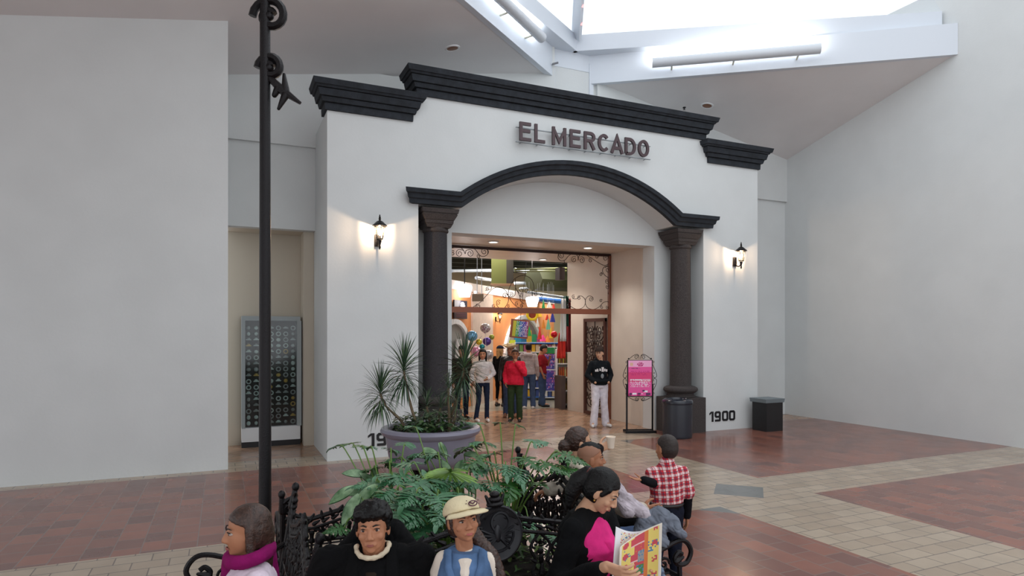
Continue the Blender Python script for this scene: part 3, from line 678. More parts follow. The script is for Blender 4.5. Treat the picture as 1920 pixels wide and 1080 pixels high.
def box_thing(name, lab, cat, c, dims, m, rot=0, part='body'):
    t = thing(name, lab, cat, c, rot); q = MB(); q.box(-dims[0] / 2, dims[0] / 2, -dims[1] / 2, dims[1] / 2, 0, dims[2]); q.build(part, m, t, False); return t
# white arch frames on the slanting wall
def arch_niche(pxa, pxb, ztop, lab, mat_in):
    a, b = diag(pxa, 620)[0], diag(pxb, 620)[0]; c = (a + b) / 2; hw = (b - a) / 2; zs = ztop - hw * .8
    p = DO + E45 * c; t = thing('arched_alcove', lab, 'alcove', (p.x, p.y, 0), PI / 4)
    q = MB(); pts = [(-hw, .3)] + [(hw * math.cos(PI - PI * i / 16), zs + hw * .8 * math.sin(PI * i / 16)) for i in range(17)] + [(hw, .3)]
    for i in range(len(pts) - 1):
        (x0, z0), (x1, z1) = pts[i], pts[i + 1]; d = Vector((x1 - x0, z1 - z0)).normalized(); n = Vector((-d.y, d.x)) * .13
        q.add([(x0, -.1, z0), (x1, -.1, z1), (x1 + n.x, -.1, z1 + n.y), (x0 + n.x, -.1, z0 + n.y), (x0, 0, z0), (x1, 0, z1), (x1 + n.x, 0, z1 + n.y), (x0 + n.x, 0, z0 + n.y)], [(0, 1, 2, 3), (0, 4, 5, 1), (3, 2, 6, 7), (0, 3, 7, 4), (1, 5, 6, 2)])
    q.build('arch_frame', WHITE, t); q = MB(); q.add([(x, -.02, z) for x, z in pts], [tuple(range(len(pts)))]); q.build('backing', mat_in, t, False, False)
    return t, hw, zs
t, hw, zs = arch_niche(944, 1012, 2.55, 'white framed arched alcove full of bright clothes inside the shop', mat('alcove_grey', srgb(176, 160, 164), .7))
cols = [srgb(214, 226, 60), srgb(40, 150, 190), srgb(40, 120, 170), srgb(236, 190, 60), srgb(60, 170, 120), srgb(220, 90, 150)]
for i in range(6):
    q = MB(); x = -hw * .8 + i * hw * .3; q.box(x, x + hw * .26, -.09, -.03, 1.62, 2.2 - abs(x) * .25); q.build('hanging_cloth', mat('cloth_%d' % i, cols[i], .8), t, False)
for i in range(3): q = MB(); q.box(-hw * .85 + i * hw * .6, -hw * .3 + i * hw * .6, -.09, -.03, 1.1, 1.58); q.build('grey_box', mat('mauve_box', srgb(168, 142, 150), .7), t, False)
t, hw, zs = arch_niche(824, 872, 2.3, 'white framed alcove with pale dresses at the left edge of the shop', mat('alcove_dark', srgb(150, 150, 146), .7))
q = MB(); q.loft([((.1, -.12, .5), (1, 0, 0), (0, 1, 0), .35, .1), ((.1, -.12, 1.3), (1, 0, 0), (0, 1, 0), .2, .09), ((.1, -.12, 1.9), (1, 0, 0), (0, 1, 0), .12, .05)]); q.build('white_dress', WHC if 'WHC' in globals() else WHITE, t)
# black sign panels
sa, za = diag(847, 562); sb, zb = diag(871, 598)
p = DO + E45 * ((sa + sb) / 2) + N45 * .06
t = thing('wall_sign', 'black two panel sign with white ornament on the orange shop wall', 'sign', (p.x, p.y, zb), PI / 4)
W = sb - sa; Hh = za - zb
q = MB(); q.box(-W / 2, W / 2, -.02, .02, 0, Hh * .42); q.build('lower_panel', mat('dark_maroon_panel', srgb(38, 20, 34), .5), t, False)
q = MB(); q.box(-W / 2, W / 2, -.02, .02, Hh * .5, Hh); q.build('upper_panel', mat('navy_panel', srgb(26, 26, 48), .5), t, False)
q = MB()
for k in range(9): a = PI * k / 8; q.tube([(W * .1, -.03, Hh * .55), (W * .1 + .14 * math.cos(a), -.03, Hh * .55 + .16 * math.sin(a) + .02)], [.008, .02], 5)
q.build('ornament', WHITE, t)
q = MB()
for k in range(4): q.box(-W * .4, W * .4, -.03, -.02, Hh * (.08 + k * .09), Hh * (.1 + k * .09))
q.build('red_text_line', mat('dark_red_paint', srgb(120, 40, 50), .5), t, False)
s_, z_ = diag(929, 594); p = DO + E45 * s_; lantern(p.x, z_, 'black wall lantern on the slanting orange wall of the shop', p.y, PI / 4, 6, .75)
# hanging pendants
def pendant(px, py0, py1, d, w, lab):
    a = at(px, py1, d); t = thing('pendant_lamp', lab, 'ceiling lamp', a); hh = (py1 - py0) * d / FPX
    q = MB(); q.lathe([(w * .42, 0), (w * .62, hh * .85), (w * .55, hh), (w * .1, hh * 1.12)], n=8); q.build('shade', emis('pendant_glow', (1, .93, .95, 1), 6), t)
    q = MB(); q.tube([(0, 0, hh), (0, 0, 5.3 - a.z)], .014, 6); q.build('rod', IRON, t)
    light('pendant_light', 'POINT', a + Vector((0, 0, -.15)), 9, (1, .9, .85), .15)
pendant(871, 535, 557, 17.2, .36, 'left glowing white pendant lamp hanging in the shop')
pendant(998, 558, 575, 20.0, .36, 'right glowing white pendant lamp hanging in the shop')
a = at(896, 565, 16.8); t = thing('hanging_sign_box', 'small blank beige sign box hanging below the ducts beside the left pendant', 'sign', a, -YAW)
q = MB(); q.box(-.15, .15, -.03, .03, 0, .19); q.build('panel', mat('beige_sign', srgb(168, 156, 136), .6), t, False)
for x in (-.02, .1): q = MB(); q.tube([(x, 0, .19), (x, 0, 5.3 - a.z)], .01, 5); q.build('rod', DUCT, t)
q = MB(); q.sphere((-.07, 0, .24), .035); q.build('lamp', emis('pendant_glow', (1, .93, .95, 1), 6), t)
# green box, duct and trusses under the ceiling
a = at(938, 535, 18.5); t = thing('ventilation_box', 'olive green ventilation box hanging under the shop ceiling', 'duct', (a.x, a.y, a.z), -YAW)
q = MB(); q.box(-.25, .18, -.3, .3, .02, 5.3 - a.z); q.build('body', GREEN, t, False); q = MB(); q.box(.18, .38, -.3, .3, .02, 5.3 - a.z); q.build('side', mat('dark_brown_duct', srgb(52, 48, 40), .6), t, False); q = MB(); q.box(-.28, .4, -.32, .32, 0, .03); q.build('rim', mat('tan_rim', srgb(150, 120, 90), .6), t, False)
def bar_thing(name, lab, cat, a, b, r, m):
    c = (a + b) / 2; t = thing(name, lab, cat, c); q = MB(); q.tube([a - c, b - c], r, 8); q.build('bar', m, t); return t
bar_thing('ceiling_duct', 'long dark duct across the shop ceiling behind the green box', 'duct', at(1000, 524, 19.5), at(1120, 530, 22.5), .34, mat('dark_green_duct', srgb(62, 66, 42), .6))
for (x0, y0, d0, x1, y1, d1, r, lab) in ((847, 508, 19, 935, 507, 21, .05, 'pale orange pipe under the shop ceiling left of the green box'), (893, 521, 18, 935, 527, 22, .05, 'white strip fitting angled left of the green box'),
    (965, 506, 19, 1015, 513, 23, .06, 'white strip fitting right of the green box'), (965, 531, 21, 1062, 531, 24, .05, 'pale horizontal pipe right of the green box'), (975, 541, 21, 1062, 537, 24, .035, 'thin grey pipe below the pale one'),
    (990, 548, 22, 1062, 559, 23, .05, 'pale blue strip fitting low at the back of the shop'), (965, 505, 17.5, 1062, 503, 19, .03, 'thin green conduit high at the back of the shop'), (965, 509, 17.5, 1062, 508, 19, .02, 'thinner green conduit below the high conduit')):
    bar_thing('ceiling_pipe', lab, 'pipe', at(x0, y0, d0), at(x1, y1, d1), r, DUCT if 'green' not in lab.split(' ')[1] else GREEN)
bar_thing('blue_fascia_rail', 'bright blue sign rail at the back of the shop', 'rail', at(985, 558, 23.5), at(1064, 566, 24), .1, mat('bright_blue', srgb(50, 110, 190), .4))
# menu board
a = at(972, 634, 17.2); t = thing('menu_board', 'rainbow coloured hanging board of white text lines with a brown border', 'sign', a, -YAW, rot=(0, math.radians(6), -YAW))
q = MB(); q.box(-.245, .245, -.01, .015, 0, .5); q.build('border', mat('brown_border', srgb(150, 84, 60), .5), t, False)
pal = [mat('rainbow_%d' % i, c, .4) for i, c in enumerate((srgb(200, 196, 60), srgb(90, 170, 100), srgb(60, 120, 180), srgb(70, 70, 170), srgb(140, 70, 150), srgb(220, 220, 230)))]
rr = random.Random(5)
q = MB(); grid_panel(q, lambda u, v: (-.18 + .4 * u, -.015, .04 + .42 * v), 24, 22, lambda i, j: 5 if (j % 2 and i > 5 and rr.random() < .6) else min(4, i // 5)); q.build('face', pal, t, False, False)
q = MB(); q.tube([(0, 0, .5), (0, 0, 5.3 - a.z)], .006, 5); q.build('cord', IRON, t)
# balloons
def balloon(px, py, d, r, m, lab, flat=.75, dots=None):
    a = at(px, py, d); t = thing('balloon', lab, 'balloon', a, -YAW)
    q = MB(); q.ell((0, 0, 0), (r, r * flat, r * .95), 18, 12); q.cap((0, 0, -r * .9), (0, 0, -r * 1.15), r * .12, r * .05); q.build('skin', m, t)
    q = MB(); q.tube([(0, 0, -r), (.02, 0, -r - .5), (0, 0, -(a.z - .9))], .004, 4); q.build('ribbon', WHITE, t)
    if dots:
        q = MB(); rr = random.Random(2)
        for k in range(9): aa = rr.uniform(0, 6.28); e = rr.uniform(.1, .9); q.ell((r * e * math.cos(aa), -r * flat * math.sqrt(1 - e * e), r * e * math.sin(aa)), (r * .14, r * .05, r * .14))
        q.build('spots', dots, t)
def shiny(n, c): return mat(n, c, .18, .35)
balloon(885, 630, 15.6, .135, shiny('blue_foil', srgb(120, 180, 220)), 'pale blue foil balloon by the left of the shop entrance')
balloon(910, 615, 16.2, .13, shiny('white_foil', srgb(212, 206, 206)), 'white spotted foil balloon above the other balloons', dots=shiny('spot_foil', srgb(150, 90, 120)))
balloon(913, 640, 16.3, .11, shiny('purple_foil', srgb(96, 70, 150)), 'purple and white foil balloon in the balloon cluster')
balloon(898, 641, 16.1, .08, shiny('yellow_foil', srgb(226, 206, 60)), 'small yellow balloon in the balloon cluster')
balloon(904, 650, 16.15, .07, shiny('teal_foil', srgb(40, 150, 160)), 'small teal balloon in the balloon cluster')
balloon(922, 632, 16.4, .07, shiny('olive_foil', srgb(170, 180, 80)), 'small green balloon at the right of the balloon cluster')
balloon(893, 659, 15.9, .13, shiny('pink_foil', srgb(232, 160, 190)), 'pink foil balloon behind the woman in white')
balloon(916, 665, 16.5, .13, shiny('grey_foil', srgb(186, 182, 184)), 'silver grey foil balloon beside the pink one')
balloon(1039, 627, 16.8, .09, shiny('red_foil', srgb(210, 40, 50)), 'red teardrop shaped balloon by the flag', .8)
# ring pinata, tassels, pennants
a = at(998, 590, 18); t = thing('paper_ring', 'yellow ruffled paper ring hanging under the right pendant', 'pinata', a, -YAW)
q = MB(); q.tube([(.14 * math.cos(k * PI / 12), 0, .14 * math.sin(k * PI / 12)) for k in range(24)], [.032 + .012 * (k % 2) for k in range(24)], 7, closed=True); q.build('ring', mat('yellow_paper', srgb(240, 214, 40), .7), t)
q = MB(); q.ell((0, .01, 0), (.1, .02, .1)); q.build('disc', mat('brown_paper', srgb(150, 70, 50), .8), t)
cols = [('green', srgb(40, 160, 80)), ('red', srgb(214, 56, 44)), ('white', srgb(226, 228, 226)), ('yellow', srgb(236, 190, 50)), ('pink', srgb(236, 70, 150)), ('orange', srgb(226, 140, 60)), ('teal', srgb(120, 196, 170)), ('blue', srgb(50, 60, 160))]
CM = {n: mat('paper_' + n, c, .8) for n, c in cols}
def tassel(px, py0, py1, d, w, c, lab):
    a = at(px, py1, d); h = (py1 - py0) * d / FPX; t = thing('paper_tassel', lab, 'pinata', a, -YAW)
    q = MB(); q.lathe([(w, 0), (w * .8, h * .3), (w * .2, h), (.005, h * 1.02)], n=10); q.build('cone', CM[c], t)
    q = MB(); q.tube([(0, 0, h), (0, 0, 3.5 - a.z)], .0025, 4); q.build('string', DUCT, t)
for i, (px, a_, b_, d, w, c, lab) in enumerate(((992, 613, 630, 18, .07, 'green', 'green paper cone right of the menu board'), (986, 616, 632, 18.1, .06, 'white', 'white paper cone touching the green one'), (1012, 613, 636, 18.5, .06, 'red', 'red paper cone below the yellow ring'),
    (1008, 597, 613, 18.6, .05, 'white', 'slanted white paper cone above the red one'), (1019, 600, 616, 18.4, .06, 'orange', 'orange paper cone in the middle of the hanging cones'), (1028, 598, 618, 18.2, .07, 'teal', 'teal paper cone left of the red balloon'),
    (1033, 614, 634, 18.0, .05, 'yellow', 'yellow paper cone beside the red balloon'), (1019, 563, 578, 18.6, .05, 'green', 'green paper cone above the crossbar'), (1030, 566, 577, 18.8, .08, 'white', 'white paper cone above the crossbar'),
    (1012, 586, 594, 18.4, .08, 'yellow', 'yellow paper cone just below the crossbar'), (1036, 586, 604, 18.3, .08, 'blue', 'blue paper cone just below the crossbar'), (1026, 590, 600, 18.9, .06, 'red', 'small red paper cone just below the crossbar'),
    (1018, 628, 640, 19, .1, 'pink', 'bright pink paper cone above the shelves'), (1027, 630, 642, 19, .09, 'orange', 'brown orange paper cone above the shelves'), (1038, 570, 584, 19.2, .07, 'red', 'red paper cone above the crossbar near the flags'))): tassel(px, a_, b_, d, w, c, lab)
def drape(px0, px1, py0, py1, d, m, lab, name='hanging_flag'):
    a = at((px0 + px1) / 2, py1, d); w = (px1 - px0) * d / FPX; h = (py1 - py0) * d / FPX
    t = thing(name, lab, 'flag', a, -YAW); q = MB(); n = 12
    grid_panel(q, lambda u, v: ((u - .5) * w * (1 - .35 * v) + .1 * v * w, .05 * math.sin(u * 9 + v) - .02, v * h), n, 8, lambda i, j: 0)
    o = q.build('cloth', m, t, True, False); md = o.modifiers.new('s', 'SOLIDIFY'); md.thickness = .01
drape(1050, 1061, 560, 640, 15.9, CM['white'], 'white hanging cloth at the right side of the shop entrance'); drape(1054, 1066, 555, 612, 16.0, mat('dark_green_flag', srgb(22, 70, 54), .8), 'dark green hanging cloth beside the white one')
drape(1044, 1060, 624, 672, 16.2, CM['red'], 'red orange hanging cloth above the jars'); drape(1059, 1070, 560, 660, 16.4, mat('maroon_cloth', srgb(130, 36, 40), .8), 'maroon hanging cloth at the very edge of the passage wall')
# shelving with packets
rr = random.Random(21)
PKC = [mat('packet_%d' % i, c, .5) for i, c in enumerate((srgb(210, 190, 160), srgb(190, 60, 50), srgb(230, 230, 226), srgb(60, 80, 140), srgb(214, 170, 50), srgb(110, 150, 80), srgb(120, 110, 110), srgb(160, 90, 120)))]
def shelf_unit(px0, px1, d, pytop, rows, n, lab, glabel, group, blue=False, jar=False, palette=PKC):
    a = at(px0, 625, d); b = at(px1, 625, d); c = (a + b) / 2; W = (b - a).length; top = at(px0, pytop, d).z
    t = thing('shelf_unit', lab, 'shelf', (c.x, c.y, 0), -YAW)
    q = MB(); q.box(-W / 2, W / 2, .28, .32, 0, top); q.build('back_panel', mat('shelf_back', srgb(196, 196, 190), .6), t, False)
    for s in (-1, 1): q = MB(); q.box(s * W / 2 - .02, s * W / 2 + .02, 0, .32, 0, top); q.build('side_panel', WHITE, t, False)
    dz = (top - .12) / rows
    for r in range(rows + 1): q = MB(); q.box(-W / 2, W / 2, 0, .3, .08 + r * dz, .11 + r * dz); q.build('shelf', mat('bright_blue', srgb(50, 110, 190), .4) if blue and r in (0, rows) else WHITE, t, False)
    M = Matrix.Translation((c.x, c.y, 0)) @ Matrix.Rotation(-YAW, 4, 'Z'); protos = {}
    for r in range(rows):
        for i in range(n):
            k = rr.randrange(len(palette)); p = M @ Vector((-W / 2 + W * (i + .5) / n, .08, .112 + r * dz))
            if k not in protos:
                q = MB(); w = W / n * .42
                if jar: q.lathe([(w * .9, 0), (w, .02), (w, dz * .5), (w * .7, dz * .58), (w * .75, dz * .6), (w * .75, dz * .7)], n=10)
                else: q.box(-w, w, -.05, .05, 0, dz * .74); q.frustum(-w * .9, w * .9, -.02, .02, dz * .74, dz * .8, 0, .01, False)
                o = q.build('jar' if jar else 'packet', palette[k]); protos[k] = o
            else: o = protos[k].copy(); col.objects.link(o)
            o.location = p; o.rotation_euler = (0, 0, -YAW); tag(o, glabel, 'jar' if jar else 'packet', group)
shelf_unit(966, 1050, 19.6, 642, 6, 11, 'white shelf unit with a blue top edge at the back of the shop', 'coloured packet on the white shelf unit behind the shoppers', 'packets on the back shelves', True)
JP = [mat('jar_%d' % i, c, .3) for i, c in enumerate((srgb(170, 150, 60), srgb(110, 70, 40), srgb(190, 90, 40), srgb(90, 100, 50), srgb(200, 180, 120)))]
shelf_unit(1044, 1066, 17.6, 655, 4, 6, 'shelf of jars at the right inside the shop entrance', 'small jar on the shelf beside the dark counter', 'jars beside the counter', False, True, JP)
# magazine rack
a = at(1028, 625, 18.9); t = thing('magazine_rack', 'white wire rack of blue and purple posters beside the reading man', 'rack', (a.x, a.y, 0), -YAW)
for x in (-.26, .26): q = MB(); q.tube([(x, 0, 0), (x, 0, 1.66)], .014, 6); q.build('post', WHITE, t)
for z in (.15, .35, .98, 1.64): q = MB(); q.tube([(-.26, 0, z), (.26, 0, z)], .012, 6); q.build('rail', WHITE, t)
pal = [mat('rack_%d' % i, c, .4) for i, c in enumerate((srgb(60, 60, 150), srgb(110, 70, 160), srgb(150, 150, 210), srgb(210, 120, 160), srgb(30, 40, 110), srgb(30, 140, 80)))]
for z0, z1, sd in ((.36, .96, 1), (1.0, 1.44, 2), (1.46, 1.63, 9)):
    rr = random.Random(sd); q = MB(); ny = 14 if sd < 9 else 3
    grid_panel(q, lambda u, v: (-.24 + .48 * u, -.02, z0 + (z1 - z0) * v), 14, ny, (lambda i, j: rr.choice((0, 0, 1, 1, 1, 2, 3, 4)) if rr.random() < .6 else (j // 4) % 2) if sd < 9 else (lambda i, j: 5)); q.box(-.24, .24, -.018, -.01, z0, z1); q.build('poster', pal, t, False, False)
box_thing('counter_block', 'dark brown counter block at the end of the passage wall', 'counter', (8.35, 15.38, 0), (.13, .4, .9), mat('dark_taupe_laminate', srgb(84, 70, 68), .5), 0)
box_thing('loudspeaker', 'dark box hanging at the top right corner of the shop opening', 'loudspeaker', (8.36, 15.4, 3.5), (.16, .25, .34), mat('dark_maroon_box', srgb(50, 34, 38), .5), 0)
for x, y, e in ((8.5, 18.2, 150), (6.6, 16.6, 50), (11.5, 21.5, 190), (9, 16.6, 60)): light('shop_ceiling_light', 'AREA', (x, y, 4.4), e, (1, .93, .85), 1.4)  # added area lamps without fixtures, brightening the shop interior
# ---------------- figures ----------------
def skin(name, c): return mat('skin_' + name, c, .5, spec=.3, noise_amt=.025, noise_scale=12)
SK1 = skin('warm', srgb(176, 122, 92)); SK2 = skin('light', srgb(204, 158, 128)); SK3 = skin('tan', srgb(160, 108, 80))
HAIRB = mat('black_hair', srgb(8, 7, 8), .5, spec=.3, noise_amt=.5, noise_scale=30, bump=.35, bump_scale=120)
HAIRBR = mat('dark_brown_hair', srgb(62, 42, 34), .42, noise_amt=.45, noise_scale=60, bump=.4, bump_scale=120)
HAIRBL = mat('blonde_hair', srgb(176, 136, 84), .45, noise_amt=.4, noise_scale=60, bump=.4, bump_scale=120)
EYEW = mat('eye_white', srgb(176, 164, 156), .3); EYEI = mat('dark_brown_iris', srgb(28, 18, 14), .2)
def fabric(name, c, r=.9, na=.12, ns=14): return mat(name, c, r, noise_amt=na, noise_scale=ns, bump=.25, bump_scale=160, spec=.15)
def V(*a): return Vector(a)
def clip_ell(mb, c, r, planes, sub=4):
    """an ellipsoid cut by planes (point, outward normal) and closed again"""
    bm = bmesh.new(); bmesh.ops.create_icosphere(bm, subdivisions=sub, radius=1)
    for v in bm.verts: v.co = Vector((v.co.x * r[0] + c[0], v.co.y * r[1] + c[1], v.co.z * r[2] + c[2]))
    for p, n in planes:
        g = bm.verts[:] + bm.edges[:] + bm.faces[:]
        rr = bmesh.ops.bisect_plane(bm, geom=g, plane_co=p, plane_no=n, clear_outer=True)
        ed = [e for e in rr['geom_cut'] if isinstance(e, bmesh.types.BMEdge)]
        if ed: bmesh.ops.holes_fill(bm, edges=ed)
    bm.verts.index_update(); mb.add([v.co.copy() for v in bm.verts], [tuple(v.index for v in f.verts) for f in bm.faces]); bm.free()
def head_prims(mb, fine=True, female=False, child=False):
    j = .85 if female else 1; 
    mb.ell((0, -.012, .15), (.073, .092, .084), 20, 14)
    mb.ell((0, .022, .095), (.062 * (1.04 if child else 1), .066, .085), 20, 14)
    mb.ell((0, .03, .05), (.05 * j, .052, .045), 18, 12)
    mb.ell((0, .058, .022), (.022 * j, .018, .018))
    mb.cap((0, -.02, .06), (0, -.03, -.06), .052 * (.85 if female or child else 1.05), .056 * (.82 if female or child else 1.05))
    mb.cap((0, .082, .125), (0, .1, .085), .009, .0125); mb.ell((-.013, .093, .08), (.009, .011, .008)); mb.ell((.013, .093, .08), (.009, .011, .008))
    if fine:
        mb.cap((-.04, .07, .139), (-.012, .083, .136), .009, .008); mb.cap((.04, .07, .139), (.012, .083, .136), .009, .008)
        for s in (-1, 1):
            mb.ell((s * .036, .058, .088), (.024, .02, .022))
            mb.cap((s * .02, .0815, .1305), (s * .042, .0715, .1295), .0075, .006)      # upper lid
            mb.cap((s * .02, .0795, .1115), (s * .042, .0695, .1125), .0065, .006)     # lower lid
        mb.cap((-.02, .076, .05), (.02, .076, .05), .009, .009); mb.ell((0, .081, .051), (.018, .01, .012))
    for s in (-1, 1):
        mb.ell((s * .074, -.004, .108), (.009, .019, .031), 12, 10); 
def face_parts(parent, Mh, lips=(150, 84, 76), brow=(30, 22, 20), female=False, look=0.0, name=''):
    for s in (-1, 1):
        q = MB(); q.ell((s * .0315, .0705, .1205), (.0125, .0122, .0062), 14, 10); q.xform(Mh); e = q.build('eye', EYEW, parent, True)
        q = MB(); q.ell((s * .0315 + look * .005, .0798, .1205), (.0062, .004, .0062), 12, 8); q.xform(Mh); q.build('iris', EYEI, e, True)
        q = MB()
        q.tube([(s * .014, .088, .1405), (s * .03, .0845, .1475), (s * .047, .07, .143)], [.0032, .0042 if not female else .003, .0015], 6)
        q.tube([(s * .02, .0875, .1285), (s * .032, .086, .1305), (s * .044, .075, .127)], [.0015, .0035, .0018], 5)
        q.xform(Mh); q.build('eyebrow', mat('brow_%d' % brow[0], srgb(*brow), .7), parent, True)
    q = MB(); q.tube([(-.022, .078, .0485), (-.01, .087, .0515), (0, .089, .0505), (.01, .087, .0515), (.022, .078, .0485)], [.0015, .0035, .0037, .0035, .0015], 8)
    q.tube([(-.02, .079, .0475), (-.009, .087, .0445), (0, .0885, .0438), (.009, .087, .0445), (.02, .079, .0475)], [.0015, .0036, .0042, .0036, .0015], 8)
    q.xform(Mh); q.build('lips', mat('lips_%d' % lips[0], srgb(*lips), .5), parent, True)
def hand(mb, w, d, pn, side, curl=.5, s=1.0, thumb_in=.4):
    """w wrist, d pointing direction, pn direction the palm faces, side +1 when the thumb lies on (d x pn)"""
    d = Vector(d).normalized(); pn = Vector(pn); pn = (pn - d * pn.dot(d)).normalized(); u = d.cross(pn) * side
    w = Vector(w)
    for k in (-1.1, -.35, .4, 1.1): mb.cap(w + u * .012 * k * s, w + d * .078 * s + u * .019 * k * s, .0155 * s, .0125 * s, 10)
    L = {-1.5: (.026, .02, .016), -.5: (.032, .023, .018), .5: (.035, .026, .019), 1.5: (.032, .023, .018)}
    for k, ls in L.items():
        p = w + d * (.08 + (.004 if abs(k) < 1 else -.004)) * s + u * .0195 * k * s * .98; a = curl * .45
        for i, l in enumerate(ls):
            dd = (d + u * k * .06) * math.cos(a) + pn * math.sin(a); q = p + dd.normalized() * l * s * 1.05
            mb.cap(p, q, (.0095 - .0006 * i) * s, (.0088 - .0008 * i) * s, 9); p = q; a += curl * .75
    p = w + d * .02 * s + u * .02 * s + pn * .004 * s; q = p + (d * .6 + u * .75 + pn * thumb_in).normalized() * .042 * s
    r_ = q + (d * .85 + u * .3 + pn * thumb_in * 1.3).normalized() * .032 * s; t_ = r_ + (d * .95 + u * .0 + pn * thumb_in * 1.5).normalized() * .024 * s
    mb.cap(p, q, .0145 * s, .0115 * s, 9); mb.cap(q, r_, .0112 * s, .0098 * s, 9); mb.cap(r_, t_, .0098 * s, .0085 * s, 9)
STAND = dict(pel=V(0, 0, .95), wai=V(0, .0, 1.09), che=V(0, .01, 1.27), nb=V(0, -.015, 1.435), head=V(0, .01, 1.465),
             shR=V(.175, -.01, 1.385), elR=V(.225, -.04, 1.11), wrR=V(.235, .04, .87), shL=V(-.175, -.01, 1.385), elL=V(-.225, -.04, 1.11), wrL=V(-.235, .04, .87),
             hiR=V(.088, 0, .9), knR=V(.1, .02, .49), anR=V(.105, -.02, .09), hiL=V(-.088, 0, .9), knL=V(-.1, .02, .49), anL=V(-.105, -.02, .09), toR=V(.12, .15, .03), toL=V(-.12, .15, .03))
def SIT(lean=0.0, seat=.5):
    j = dict(STAND); dz = seat - .93
    for k in ('pel', 'wai', 'che', 'nb', 'head', 'shR', 'elR', 'wrR', 'shL', 'elL', 'wrL'):
        p = j[k] + V(0, 0, dz); h = p.z - seat
        j[k] = V(p.x, p.y + math.sin(lean) * h, seat + h * math.cos(lean) + .05)
    for s, n in ((1, 'R'), (-1, 'L')):
        j['hi' + n] = V(s * .09, 0, seat + .03); j['kn' + n] = V(s * .13, .43, seat + .05); j['an' + n] = V(s * .13, .45, .09); j['to' + n] = V(s * .14, .62, .03)
    return j
def head_matrix(P, look, hs):
    return Matrix.Translation(P) @ Matrix.Rotation(look[0], 4, 'Z') @ Matrix.Rotation(look[1], 4, 'X') @ Matrix.Rotation(look[2], 4, 'Y') @ Matrix.Scale(hs, 4)
